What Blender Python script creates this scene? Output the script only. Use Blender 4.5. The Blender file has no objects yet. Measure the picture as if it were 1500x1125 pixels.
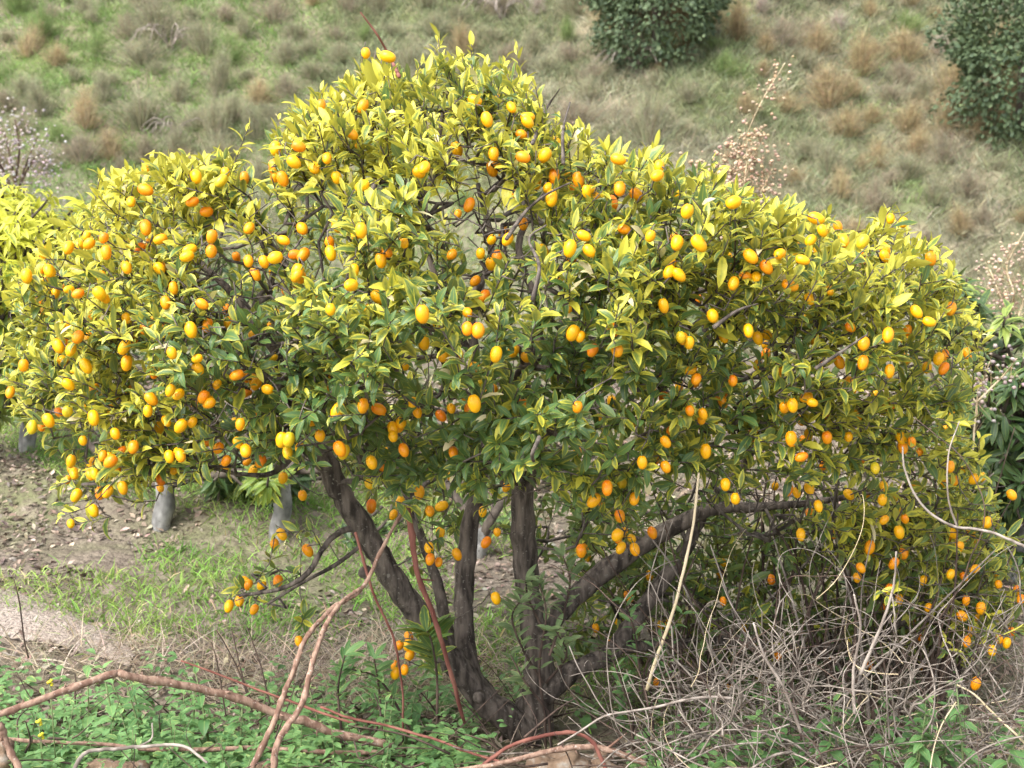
import bpy, math, random
import numpy as np
from mathutils import Matrix, Vector
random.seed(7); R = np.random.default_rng(7)
scn = bpy.context.scene
COL = scn.collection

# ------------------------------------------------------------------ camera, sky, sun, exposure
CZ, PITCH, F = 1.74, math.radians(12), 2060.0
cam = bpy.data.cameras.new("camera"); camo = bpy.data.objects.new("camera", cam); COL.objects.link(camo)
camo.location = (0, 0, CZ); camo.rotation_euler = (math.pi/2-PITCH, 0, 0)
cam.sensor_width = 36; cam.lens = 36*F/1500; cam.clip_end = 500; cam.clip_start = 0.05
cam.dof.use_dof = True; cam.dof.focus_distance = 3.1; cam.dof.aperture_fstop = 8
scn.camera = camo
SUN_EL, SUN_AZ = math.radians(52), math.radians(-128)   # azimuth from +Y, clockwise: behind the camera, to the left
w = bpy.data.worlds.new("World"); scn.world = w; w.use_nodes = True
nt = w.node_tree; nt.nodes.clear()
sky = nt.nodes.new('ShaderNodeTexSky'); sky.sky_type = 'NISHITA'; sky.sun_disc = False
sky.sun_elevation = SUN_EL; sky.sun_rotation = SUN_AZ; sky.air_density = 1.0; sky.dust_density = 4.0
hs = nt.nodes.new('ShaderNodeHueSaturation'); hs.inputs['Saturation'].default_value = 0.3
bg = nt.nodes.new('ShaderNodeBackground'); bg.inputs[1].default_value = 0.15
wo = nt.nodes.new('ShaderNodeOutputWorld')
nt.links.new(sky.outputs[0], hs.inputs['Color']); nt.links.new(hs.outputs[0], bg.inputs[0]); nt.links.new(bg.outputs[0], wo.inputs[0])
sl = bpy.data.lights.new("sun", 'SUN'); sl.energy = 0.85; sl.angle = math.radians(35); sl.color = (1, .95, .87)
so = bpy.data.objects.new("sun", sl); COL.objects.link(so)
sd = Vector((math.sin(SUN_AZ)*math.cos(SUN_EL), math.cos(SUN_AZ)*math.cos(SUN_EL), math.sin(SUN_EL)))
so.rotation_euler = (-sd).to_track_quat('-Z', 'Y').to_euler()
scn.view_settings.view_transform = 'Standard'; scn.view_settings.look = 'None'
scn.view_settings.gamma = 1; scn.view_settings.use_curve_mapping = False
scn.view_settings.exposure = 1.72
scn.render.engine = 'CYCLES'
scn.cycles.max_bounces = 6; scn.cycles.transparent_max_bounces = 4

# ------------------------------------------------------------------ helpers
fw = np.array([0, math.cos(PITCH), -math.sin(PITCH)]); up = np.array([0, math.sin(PITCH), math.cos(PITCH)])
def P(px, py, Y):
    d = fw+np.array([1., 0, 0])*(px-750)/F+up*(562.5-py)/F
    return np.array([0, 0, CZ])+d*(Y/d[1])
def proj(p):
    p = np.asarray(p, float)-np.array([0, 0, CZ]); z = p@fw
    return np.stack([750+F*p[..., 0]/z, 562.5-F*(p@up)/z, z], -1)
def sstep(a, b, x):
    t = np.clip((x-a)/(b-a), 0, 1); return t*t*(3-2*t)
_lat = np.random.default_rng(3).random((64, 64, 16))
def noise(p, s=1.0, o=0):
    p = np.asarray(p, float)*s+o*17.31+1000
    if p.shape[-1] == 2: p = np.concatenate([p, np.zeros(p.shape[:-1]+(1,))], -1)
    i = np.floor(p).astype(int); f = p-i; f = f*f*(3-2*f)
    def L(a, b, c): return _lat[(i[..., 0]+a) % 64, (i[..., 1]+b) % 64, (i[..., 2]+c) % 16]
    x, y, z = f[..., 0], f[..., 1], f[..., 2]
    a = (L(0,0,0)*(1-x)+L(1,0,0)*x)*(1-y)+(L(0,1,0)*(1-x)+L(1,1,0)*x)*y
    b = (L(0,0,1)*(1-x)+L(1,0,1)*x)*(1-y)+(L(0,1,1)*(1-x)+L(1,1,1)*x)*y
    return a*(1-z)+b*z
def fbm(p, s=1., o=0): return (noise(p, s, o)+.5*noise(p, s*2.1, o+1)+.25*noise(p, s*4.3, o+2))/1.75
def unit(v): v = np.asarray(v, float); return v/np.maximum(np.linalg.norm(v, axis=-1, keepdims=True), 1e-9)

def make_mesh(name, V, faces, mats, attrs=None, cols=None, smooth=True, midx=None):
    """faces: list of int arrays (n,3) or (n,4)"""
    V = np.asarray(V, np.float32); me = bpy.data.meshes.new(name)
    faces = [np.asarray(f, np.int32) for f in faces if len(f)]
    me.vertices.add(len(V)); me.vertices.foreach_set('co', V.ravel())
    tot = np.concatenate([np.full(len(f), f.shape[1], np.int32) for f in faces])
    li = np.concatenate([f.ravel() for f in faces])
    me.loops.add(len(li)); me.loops.foreach_set('vertex_index', li)
    me.polygons.add(len(tot)); st = np.concatenate([[0], np.cumsum(tot)[:-1]]).astype(np.int32)
    me.polygons.foreach_set('loop_start', st); me.polygons.foreach_set('loop_total', tot)
    if smooth: me.polygons.foreach_set('use_smooth', np.ones(len(tot), bool))
    if midx is not None: me.polygons.foreach_set('material_index', np.asarray(midx, np.int32))
    for k, a in (attrs or {}).items():
        at = me.attributes.new(k, 'FLOAT', 'POINT'); at.data.foreach_set('value', np.asarray(a, np.float32))
    if cols is not None:
        at = me.attributes.new('col', 'FLOAT_COLOR', 'POINT')
        at.data.foreach_set('color', np.concatenate([cols, np.ones((len(cols), 1))], 1).astype(np.float32).ravel())
    for m in (mats if isinstance(mats, (list, tuple)) else [mats]): me.materials.append(m)
    me.update(calc_edges=True)
    return me
def tag(o, label=None, cat=None, group=None, kind=None):
    if label: o['label'] = label
    if cat: o['category'] = cat
    if group: o['group'] = group
    if kind: o['kind'] = kind
    return o
def link(name, me, parent=None, loc=(0, 0, 0)):
    o = bpy.data.objects.new(name, me); COL.objects.link(o); o.location = loc
    if parent: o.parent = parent
    return o
def root(name, loc, label, cat, group=None):
    o = bpy.data.objects.new(name, None); COL.objects.link(o); o.location = tuple(loc); o.empty_display_size = .1
    return tag(o, label, cat, group)
def dup(o, parent=None):
    c = o.copy(); COL.objects.link(c)
    if parent: c.parent = parent
    for ch in list(o.children): dup(ch, c)
    return c

def catmull(pts, n=5):
    p = np.asarray(pts, float); q = np.vstack([2*p[0]-p[1], p, 2*p[-1]-p[-2]]); out = []
    for i in range(1, len(q)-2):
        t = np.linspace(0, 1, n, endpoint=False)[:, None]
        a, b, c, d = q[i-1], q[i], q[i+1], q[i+2]
        out.append(.5*((2*b)+(c-a)*t+(2*a-5*b+4*c-d)*t*t+(3*b-a-3*c+d)*t**3))
    out.append(p[-1:]); return np.vstack(out)
class Geo:
    def __init__(s): s.V = []; s.Q = []; s.T = []; s.n = 0; s.A = []; s.C = []
    def add(s, V, Q=None, T=None, col=None, a=None):
        V = np.asarray(V)
        if Q is not None and len(Q): s.Q.append(np.asarray(Q)+s.n)
        if T is not None and len(T): s.T.append(np.asarray(T)+s.n)
        s.V.append(V); s.n += len(V)
        if col is not None: s.C.append(np.broadcast_to(col, (len(V), 3)))
        if a is not None: s.A.append(np.full(len(V), a))
    def tube(s, pts, rad, k=6, rough=0., col=None, knot=None, a=None):
        p = np.asarray(pts, float); n = len(p); r = np.broadcast_to(np.asarray(rad, float), (n,)).copy()
        t = unit(np.gradient(p, axis=0)); ref = np.array([.31, .17, .93]) if abs(t[0, 2]) < .9 else np.array([1., .2, 0])
        u = []; cur = ref
        for i in range(n):
            cur = cur-t[i]*(cur@t[i]); cur = cur/max(np.linalg.norm(cur), 1e-6); u.append(cur)
        u = np.array(u); v = np.cross(t, u); an = np.arange(k)*2*math.pi/k
        rr = r[:, None]*np.ones(k)
        if rough: rr = rr*(1+rough*(noise(np.stack([np.repeat(np.arange(n)[:, None]*.55, k, 1), np.cos(an)*1.3+np.zeros((n, 1)), np.sin(an)*1.3+np.zeros((n, 1))], -1)+p[0]*9, 1.)*2-1))
        V = p[:, None]+rr[..., None]*(np.cos(an)[None, :, None]*u[:, None]+np.sin(an)[None, :, None]*v[:, None])
        i = np.arange(n-1)[:, None]*k; j = np.arange(k)[None]; j2 = (j+1) % k
        Q = np.stack([i+j, i+j2, i+k+j2, i+k+j], -1).reshape(-1, 4)
        V = np.vstack([V.reshape(-1, 3), p[:1]-t[:1]*r[0]*.3, p[-1:]+t[-1:]*r[-1]*.6])
        T = np.vstack([np.stack([np.full(k, n*k), (np.arange(k)+1) % k, np.arange(k)], 1), np.stack([np.full(k, n*k+1), (n-1)*k+np.arange(k), (n-1)*k+(np.arange(k)+1) % k], 1)])
        s.add(V, Q, T, col, a)
    def mesh(s, name, mat, org=(0, 0, 0), attr=None, smooth=True):
        V = np.vstack(s.V)-np.asarray(org); fs = []
        if s.Q: fs.append(np.vstack(s.Q))
        if s.T: fs.append(np.vstack(s.T))
        return make_mesh(name, V, fs, mat, attrs={attr: np.concatenate(s.A)} if s.A and attr else None, cols=np.vstack(s.C) if s.C else None, smooth=smooth)

# ------------------------------------------------------------------ materials
def mat(name):
    m = bpy.data.materials.new(name); m.use_nodes = True; t = m.node_tree
    return m, t, t.nodes['Principled BSDF'], lambda k, **kw: nd(t, k, **kw)
def nd(t, k, **kw):
    n = t.nodes.new(k)
    for a, b in kw.items(): setattr(n, a, b)
    return n
def mixc(t, fac, a, b, blend='MIX'):
    n = t.nodes.new('ShaderNodeMix'); n.data_type = 'RGBA'; n.blend_type = blend
    for i, x in ((0, fac), (6, a), (7, b)):
        if isinstance(x, (int, float)): n.inputs[i].default_value = x
        elif isinstance(x, tuple): n.inputs[i].default_value = x+(1,) if len(x) == 3 else x
        else: t.links.new(x, n.inputs[i])
    return n.outputs[2]
def math_(t, op, a, b=None, c=None, clamp=False):
    n = t.nodes.new('ShaderNodeMath'); n.operation = op; n.use_clamp = clamp
    for i, x in enumerate((a, b, c)):
        if x is None: continue
        if isinstance(x, (int, float)): n.inputs[i].default_value = x
        else: t.links.new(x, n.inputs[i])
    return n.outputs[0]
def attr(t, n): return nd(t, 'ShaderNodeAttribute', attribute_name=n)
def rng(t, x, a, b, c=0., d=1.):
    n = t.nodes.new('ShaderNodeMapRange'); n.interpolation_type = 'SMOOTHSTEP'
    t.links.new(x, n.inputs[0])
    for i, v in enumerate((a, b, c, d)): n.inputs[i+1].default_value = v
    return n.outputs[0]
def ntex(t, scale, detail=3, vec=None):
    n = nd(t, 'ShaderNodeTexNoise'); n.inputs['Scale'].default_value = scale; n.inputs['Detail'].default_value = detail
    if vec is None:
        tc = nd(t, 'ShaderNodeTexCoord'); vec = tc.outputs['Object']
    t.links.new(vec, n.inputs['Vector']); return n.outputs[0]
def bump(t, b, h, st=.4, d=.002):
    n = nd(t, 'ShaderNodeBump'); n.inputs['Strength'].default_value = st; n.inputs['Distance'].default_value = d
    t.links.new(h, n.inputs['Height']); t.links.new(n.outputs[0], b.inputs['Normal'])
def leaf_mat(name, dark, light, yellow, rough=.42, trans=.25, back=.5, ymargin=True):
    m, t, b, N = mat(name)
    e, r, y, l = attr(t, 'edge').outputs['Fac'], attr(t, 'rnd').outputs['Fac'], attr(t, 'yel').outputs['Fac'], attr(t, 'along').outputs['Fac']
    c = mixc(t, r, dark, light)
    nz = ntex(t, 60, 2)
    # yellowing creeps in from the margin and tip towards the midrib
    k = math_(t, 'ADD', math_(t, 'MULTIPLY', e, .54), math_(t, 'MULTIPLY', y, 1.15))
    k = math_(t, 'ADD', k, math_(t, 'MULTIPLY', math_(t, 'SUBTRACT', nz, .5), .75))
    k = math_(t, 'ADD', k, math_(t, 'MULTIPLY', l, .12))
    k = rng(t, k, .55, 1.12)
    c = mixc(t, k, c, yellow)
    rib = rng(t, e, .02, .13, 1, 0)
    c = mixc(t, math_(t, 'MULTIPLY', rib, .35), c, yellow)
    c = mixc(t, rng(t, y, 1.2, 1.4), c, (.70, .62, .36))
    c = mixc(t, rng(t, ntex(t, 260, 2), .66, .74, 0, .6), c, (.16, .10, .035))
    geo = nd(t, 'ShaderNodeNewGeometry')
    pale = mixc(t, .45, c, (.30, .34, .16))
    c = mixc(t, math_(t, 'MULTIPLY', geo.outputs['Backfacing'], back), c, pale)
    t.links.new(c, b.inputs['Base Color']); b.inputs['Roughness'].default_value = rough
    b.inputs['Specular IOR Level'].default_value = .45
    ht = math_(t, 'ADD', math_(t, 'MULTIPLY', ntex(t, 160, 2), .4), math_(t, 'MULTIPLY', rib, -.6))
    bump(t, b, ht, .35, .0015)
    tr = nd(t, 'ShaderNodeBsdfTranslucent'); t.links.new(mixc(t, .5, c, yellow), tr.inputs[0])
    mx = nd(t, 'ShaderNodeMixShader'); mx.inputs[0].default_value = trans
    t.links.new(b.outputs[0], mx.inputs[1]); t.links.new(tr.outputs[0], mx.inputs[2])
    t.links.new(mx.outputs[0], t.nodes['Material Output'].inputs[0]); return m
def col_mat(name, rough=.8, trans=0., nscale=30, namt=.35):
    m, t, b, N = mat(name); c = attr(t, 'col').outputs['Color']
    n = ntex(t, nscale, 3)
    c = mixc(t, namt, c, mixc(t, rng(t, n, .3, .7), (.35, .35, .35), (1.5, 1.5, 1.5)), 'MULTIPLY')
    t.links.new(c, b.inputs['Base Color']); b.inputs['Roughness'].default_value = rough; b.inputs['Specular IOR Level'].default_value = .25
    if trans:
        tr = nd(t, 'ShaderNodeBsdfTranslucent'); t.links.new(c, tr.inputs[0])
        mx = nd(t, 'ShaderNodeMixShader'); mx.inputs[0].default_value = trans
        t.links.new(b.outputs[0], mx.inputs[1]); t.links.new(tr.outputs[0], mx.inputs[2])
        t.links.new(mx.outputs[0], t.nodes['Material Output'].inputs[0])
    return m
def bark_mat(name, a, b_, scale=40, lich=None, st=.7, stretch=.25):
    m, t, b, N = mat(name); tc = nd(t, 'ShaderNodeTexCoord'); mp = nd(t, 'ShaderNodeMapping'); mp.inputs['Scale'].default_value = (1, 1, stretch)
    t.links.new(tc.outputs['Object'], mp.inputs[0]); n = ntex(t, scale, 5, mp.outputs[0])
    c = mixc(t, rng(t, n, .32, .7), a, b_)
    if lich:
        n2 = ntex(t, scale*2.2, 4); c = mixc(t, rng(t, n2, .60, .70, 0, .7), c, lich)
    t.links.new(c, b.inputs['Base Color']); b.inputs['Roughness'].default_value = .9; b.inputs['Specular IOR Level'].default_value = .2
    bump(t, b, n, st, .006); return m

M = {}
M['leaf'] = leaf_mat('kumquat_leaf', (.034, .085, .032), (.10, .20, .055), (.58, .54, .06))
M['mango'] = leaf_mat('mango_leaf', (.05, .11, .022), (.17, .27, .045), (.62, .62, .06), trans=.3)
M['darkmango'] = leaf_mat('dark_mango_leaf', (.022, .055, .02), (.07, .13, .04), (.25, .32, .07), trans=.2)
M['nettle'] = leaf_mat('weed_leaf', (.065, .17, .055), (.17, .33, .115), (.42, .50, .16), rough=.55, trans=.3)
M['sage'] = leaf_mat('shoot_leaf', (.11, .18, .08), (.2, .29, .12), (.42, .45, .2), rough=.6, trans=.3)
M['bush'] = leaf_mat('carob_leaf', (.028, .056, .028), (.09, .135, .06), (.18, .22, .09), rough=.65, trans=.12, back=.2)
M['bark'] = bark_mat('kumquat_bark', (.036, .029, .025), (.18, .148, .125), 55, (.24, .22, .19), st=1., stretch=.18)
M['twig'] = bark_mat('twig_bark', (.055, .045, .04), (.18, .152, .13), 60)
M['mbark'] = bark_mat('mango_bark', (.05, .04, .032), (.12, .1, .08), 30)
M['white'] = bark_mat('limewash', (.12, .118, .112), (.34, .335, .32), 22, (.10, .095, .09), st=.6, stretch=.6)
M['cane'] = bark_mat('cane_bark', (.15, .085, .062), (.35, .235, .175), 70, (.46, .38, .33), st=.7, stretch=.35)
M['redcane'] = bark_mat('red_cane_bark', (.14, .05, .04), (.27, .12, .09), 30, st=.3)
M['grey'] = bark_mat('bleached_twig', (.16, .13, .11), (.42, .365, .32), 40, st=.3)
M['vine'] = bark_mat('dead_vine', (.10, .082, .068), (.33, .285, .245), 60, st=.3)
M['straw'] = bark_mat('straw_stalk', (.45, .36, .22), (.66, .55, .38), 30, st=.2)
M['dtwig'] = bark_mat('dark_twig', (.05, .035, .03), (.13, .09, .07), 40)
M['grass'] = col_mat('grass_blade', .7, .3, 6)
M['broom'] = col_mat('broom_strand', .85, .4, 5)
M['litter'] = col_mat('fallen_leaf', .8, .0, 50)
def fruit_mat():
    m, t, b, N = mat('kumquat_skin'); oi = nd(t, 'ShaderNodeObjectInfo'); r = attr(t, 'rnd').outputs['Fac']
    k = math_(t, 'FRACT', math_(t, 'ADD', oi.outputs['Random'], r))
    c = mixc(t, rng(t, k, .0, .8), (.80, .19, .003), (.90, .43, .004)); c = mixc(t, rng(t, k, .965, .985), c, (.55, .46, .02))
    c = mixc(t, rng(t, ntex(t, 35, 2), .35, .75, 0, .4), c, (.90, .50, .008))
    c = mixc(t, rng(t, attr(t, 'stem').outputs['Fac'], .4, .6), c, (.12, .17, .04))
    t.links.new(c, b.inputs['Base Color']); b.inputs['Roughness'].default_value = .36; b.inputs['Specular IOR Level'].default_value = .4
    b.inputs['Subsurface Weight'].default_value = .12; b.inputs['Subsurface Radius'].default_value = (.01, .005, .001); b.inputs['Subsurface Scale'].default_value = .5
    bump(t, b, ntex(t, 600, 1), .25, .0006); return m
M['fruit'] = fruit_mat()
def stone_mat():
    m, t, b, N = mat('field_stone'); n = ntex(t, 9, 5)
    c = mixc(t, rng(t, n, .3, .7), (.10, .062, .04), (.27, .185, .12)); c = mixc(t, rng(t, ntex(t, 30, 3), .5, .7, 0, .7), c, (.33, .31, .27))
    t.links.new(c, b.inputs['Base Color']); b.inputs['Roughness'].default_value = .9; bump(t, b, ntex(t, 40, 5), .8, .01); return m
M['stone'] = stone_mat()
def ground_mat(name, c1, c2, c3, c4, s):
    m, t, b, N = mat(name); n = ntex(t, s, 5); n2 = ntex(t, s*6, 4); n3 = ntex(t, s*30, 3)
    c = mixc(t, rng(t, n, .38, .62), c1, c2); c = mixc(t, rng(t, n2, .45, .68, 0, .8), c, c3); c = mixc(t, rng(t, n3, .42, .7, 0, .7), c, c4)
    t.links.new(c, b.inputs['Base Color']); b.inputs['Roughness'].default_value = .95; b.inputs['Specular IOR Level'].default_value = .15
    bump(t, b, n3, .9, .03); return m
M['soil'] = ground_mat('orchard_soil', (.165, .135, .105), (.14, .145, .075), (.23, .19, .15), (.085, .066, .054), 1.1)
M['hill'] = ground_mat('hillside_earth', (.18, .175, .115), (.13, .16, .06), (.26, .22, .15), (.10, .09, .06), .5)
M['path'] = ground_mat('sandy_path', (.33, .28, .24), (.29, .24, .20), (.40, .34, .29), (.22, .17, .14), 2.5)

# ------------------------------------------------------------------ terrain
def gz(x, y):
    x = np.asarray(x, float); y = np.asarray(y, float); p = np.stack([x, y], -1)
    z = .2*(1-sstep(2.85, 3.5, y))
    z = z+.05*(fbm(p, 1.6)-.5)*sstep(2.5, 4, y)+.02*(noise(p, 7)-.5)
    # low ridge of turned clods running across the orchard
    d = (y-(5.75-.35*(x+1.9))); z = z+.10*np.exp(-(d/.22)**2)*(x < -.6)*(.6+.8*noise(p, 3.3))
    z = z-1.3*sstep(8.5, 14.5, y)
    h = np.clip(y-15.6, 0, None); hh = np.where(h < 30, h, 30+(1-np.exp(-(h-30)/12))*12)
    z = z+.60*hh*sstep(0, 2.5, h)+sstep(15, 18, y)*((fbm(p, .33, 4)-.5)*1.3+(fbm(p, 1.3, 5)-.5)*.35+.05*x)
    return z
def G(px, py):
    d = fw+np.array([1., 0, 0])*(px-750)/F+up*(562.5-py)/F; Y = .5
    for Y in np.arange(1.5, 60, .02):
        q = np.array([0, 0, CZ])+d*(Y/d[1])
        if q[2] < gz(q[0], q[1]): return q
    return q
def sheet(name, xs, ys, m, dz=0):
    X, Y = np.meshgrid(xs, ys); Z = gz(X, Y)+dz; nx = len(xs)
    V = np.stack([X, Y, Z], -1).reshape(-1, 3); i = (np.arange(len(ys)-1)[:, None]*nx+np.arange(nx-1)[None]).ravel()
    return link(name, make_mesh(name, V, [np.stack([i, i+1, i+nx+1, i+nx], 1)], m))
xs = np.concatenate([np.linspace(-80, -5, 40)[:-1], np.linspace(-5, 5, 170), np.linspace(5, 80, 40)[1:]])
tag(sheet('orchard_ground', xs, np.concatenate([np.linspace(-20, 2, 20)[:-1], np.linspace(2, 8, 130), np.linspace(8, 14, 40)[1:]]), M['soil']), 'brown orchard soil under the kumquat tree', None, None, 'structure')
tag(sheet('hillside', np.concatenate([np.linspace(-80, -12, 50)[:-1], np.linspace(-12, 12, 140), np.linspace(12, 80, 50)[1:]]), np.concatenate([np.linspace(14, 28, 110), np.linspace(28, 90, 50)[1:]]), M['hill']), 'steep scrubby slope rising behind the orchard', None, None, 'structure')
# pale sandy path at the left
pc = [G(-260, 868), G(-60, 893), G(60, 918), G(135, 945), G(190, 975)]
pl = catmull([np.array(p) for p in pc], 8); wd = np.linspace(.22, .03, len(pl))
gg = []
for k in np.linspace(-1, 1, 7):
    q = pl.copy(); q[:, 1] += k*wd*1.1; q[:, 0] += k*wd*.2+.03*noise(q[:, :2], 6); q[:, 2] = gz(q[:, 0], q[:, 1])+.006+.02*(1-k*k); gg.append(q)
V = np.stack(gg, 1); n = len(pl); i = (np.arange(n-1)[:, None]*7+np.arange(6)[None]).ravel()
tag(link('path', make_mesh('path', V.reshape(-1, 3), [np.stack([i, i+1, i+8, i+7], 1)], M['path'])), 'pale sandy path at the left', None, None, 'structure')

# ------------------------------------------------------------------ blades, used for grass, straw and broom strands
def blades(base, d, L, W, col, bend=.5, segs=3, taper=True):
    """base (n,3), d (n,3) directions; returns Geo-like arrays"""
    n = len(base); d = unit(d); side = unit(np.cross(d, R.normal(size=(n, 3)))); dn = np.zeros((n, 3)); dn[:, 2] = -1
    out = unit(np.stack([d[:, 0], d[:, 1], np.zeros(n)], 1)+1e-4*R.normal(size=(n, 3)))
    t = np.linspace(0, 1, segs+1); wt = np.clip(1-t**1.5, .12, 1) if taper else np.ones(segs+1)
    b = np.broadcast_to(np.asarray(bend, float), (n,))
    C = base[:, None]+d[:, None]*(L[:, None]*t)[..., None]+(dn*.5+out*.5)[:, None]*((L*b)[:, None]*t**2)[..., None]
    o = side[:, None]*(W[:, None]*wt*.5)[..., None]
    V = np.stack([C-o, C+o], 2).reshape(-1, 3); m = 2*(segs+1)
    i = (np.arange(n)[:, None]*m+2*np.arange(segs)[None]).ravel()
    Q = np.stack([i, i+1, i+3, i+2], 1)
    return V, Q, np.repeat(col, m, 0)
def jit(c, n, a=.25):
    c = np.broadcast_to(np.asarray(c, float), (n, 3)); return np.clip(c*(1+a*R.normal(size=(n, 1)))*(1+.06*R.normal(size=(n, 3))), .008, .8)
TAN, GG, GREEN, STRAW, BROWN = (.40, .315, .19), (.27, .30, .17), (.16, .27, .06), (.385, .37, .26), (.23, .175, .125)
def lerp(a, b, k): return np.asarray(a)*(1-k)[:, None]+np.asarray(b)*k[:, None]

# ------------------------------------------------------------------ hillside grass (uncountable)
n = 26000
hx, hy = R.uniform(-11, 11, n), R.uniform(15.3, 27, n); hp = np.stack([hx, hy], 1)
q = proj(np.stack([hx, hy, gz(hx, hy)], 1)); ok = (q[:, 0] > -80) & (q[:, 0] < 1580) & (q[:, 1] > -90); hp = hp[ok]
gk = sstep(.47, .60, fbm(hp, .45, 9)+.09*(hp[:, 0] < -2)-.05*(hp[:, 0] > 2)); gk2 = sstep(.42, .62, fbm(hp, 1.1, 12))
tc = lerp(lerp(STRAW, GG, gk2), (.235, .35, .115), gk)
k = 9; b = np.repeat(hp, k, 0)+R.normal(scale=.09, size=(len(hp)*k, 2)); c = jit(np.repeat(tc, k, 0), len(b), .28)
base = np.concatenate([b, gz(b[:, 0], b[:, 1])[:, None]-.02], 1); nb = len(b)
d = np.stack([R.normal(scale=.55, size=nb), R.normal(scale=.55, size=nb)-.25, np.ones(nb)], 1)
V, Q, C = blades(base, d, R.uniform(.10, .34, nb)*(1-.35*np.repeat(gk, k)), R.uniform(.008, .018, nb), c, R.uniform(.1, .8, nb), 2)
tag(link('hillside_grass', make_mesh('hillside_grass', V, [Q], M['grass'], cols=C)), 'dry and green grass covering the slope', None, None, 'stuff')

# ------------------------------------------------------------------ broom bushes on the hillside
def broom_mesh(name, c1, c2, n=900, spread=.75, ht=1., thin=.009):
    th = R.uniform(0, 2*math.pi, n); tilt = np.abs(R.normal(scale=spread*.55, size=n))
    d = np.stack([np.sin(tilt)*np.cos(th), np.sin(tilt)*np.sin(th), np.cos(tilt)], 1)
    L = ht*R.uniform(.55, 1, n)*(1-.28*np.clip(tilt, 0, 1.5)/1.5)
    b = np.stack([d[:, 0], d[:, 1], np.zeros(n)], 1)*R.uniform(.0, .38, (n, 1))
    lump = (noise(d*2.2, 1.3, R.integers(9))-.5); L *= 1+1.3*lump
    c = jit(lerp(c1, c2, R.random(n)), n, .25)
    V, Q, C = blades(b, d, L, np.full(n, thin)*R.uniform(.6, 1.3, n), c, R.uniform(.0, .3, n), 3)
    g = Geo(); g.add(V, Q, col=np.zeros((1, 3))); g.C = [C]
    # feathery side sprays near the tips
    m = n*3; idx = R.integers(0, n, m); f = R.uniform(.45, 1, m)
    p = b[idx]+d[idx]*(L[idx]*f)[:, None]; dd = unit(d[idx]+R.normal(scale=.6, size=(m, 3)))
    V, Q, C2 = blades(p, dd, R.uniform(.08, .22, m)*ht, np.full(m, thin*.75), jit(c[idx], m, .2), R.uniform(0, .4, m), 1)
    g.add(V, Q); g.C.append(C2)
    return g.mesh(name, M['broom'])
BR = {
 'tan': [broom_mesh('tan_broom', (.50, .40, .24), (.40, .33, .20), 650) for _ in range(3)],
 'grey': [broom_mesh('grey_broom', (.29, .30, .185), (.42, .385, .27), 650) for _ in range(4)],
 'green': [broom_mesh('green_broom', (.20, .31, .10), (.32, .36, .17), 650) for _ in range(2)],
 'pale': [broom_mesh('pale_broom', (.56, .49, .42), (.45, .38, .32), 420, .9, 1, .012) for _ in range(2)],
 'brown': [broom_mesh('brown_broom', (.33, .285, .20), (.40, .35, .26), 650, .9) for _ in range(2)]}
LAB = {'tan': 'round tan broom bush on the slope', 'grey': 'wispy grey green broom bush on the slope', 'green': 'low fresh green bush on the slope',
       'pale': 'bleached whitish dead bush on the slope', 'brown': 'low brown scrub bush on the slope'}
def place(px, py):
    if px < 180: return 'above the almond blossom at far left' if py < 180 else 'around the almond blossom at far left'
    if px < 380: return 'near the left top corner' if py < 110 else 'over the left lobe of the crown'
    if px < 560: return 'left of the crown peak, top edge' if py < 70 else 'left of the crown peak'
    if px < 780: return 'behind the crown peak'
    if px < 880: return 'between crown peak and carob tree'
    if px < 1050: return 'beside the carob tree' if py < 110 else 'below the carob tree'
    if px < 1180: return 'right of the carob tree' if py < 90 else 'around the tall seed head weed'
    if px < 1370: return 'top right, above the bare strip' if py < 100 else 'midway to the dark right tree' if py < 230 else 'low, above the right of the crown'
    return 'beside the dark right tree' if py < 230 else 'below the dark right tree'
def broom(kind, x, y, s, sz=1., label=None):
    me = BR[kind][R.integers(len(BR[kind]))]
    o = link('broom_bush', me, None, (x, y, float(gz(x, y))-.04*s)); o.rotation_euler = (R.normal(scale=.12), R.normal(scale=.12), R.uniform(0, 6.28)); o.scale = (s*R.uniform(.75, 1.5), s*R.uniform(.75, 1.3), s*sz*R.uniform(.75, 1.1))
    q = proj(np.array([x, y, float(gz(x, y))])); pl = place(q[0], q[1])
    tag(o, label or LAB[kind]+' '+pl, 'bush', None if label else kind+' bushes '+pl); return o
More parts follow.
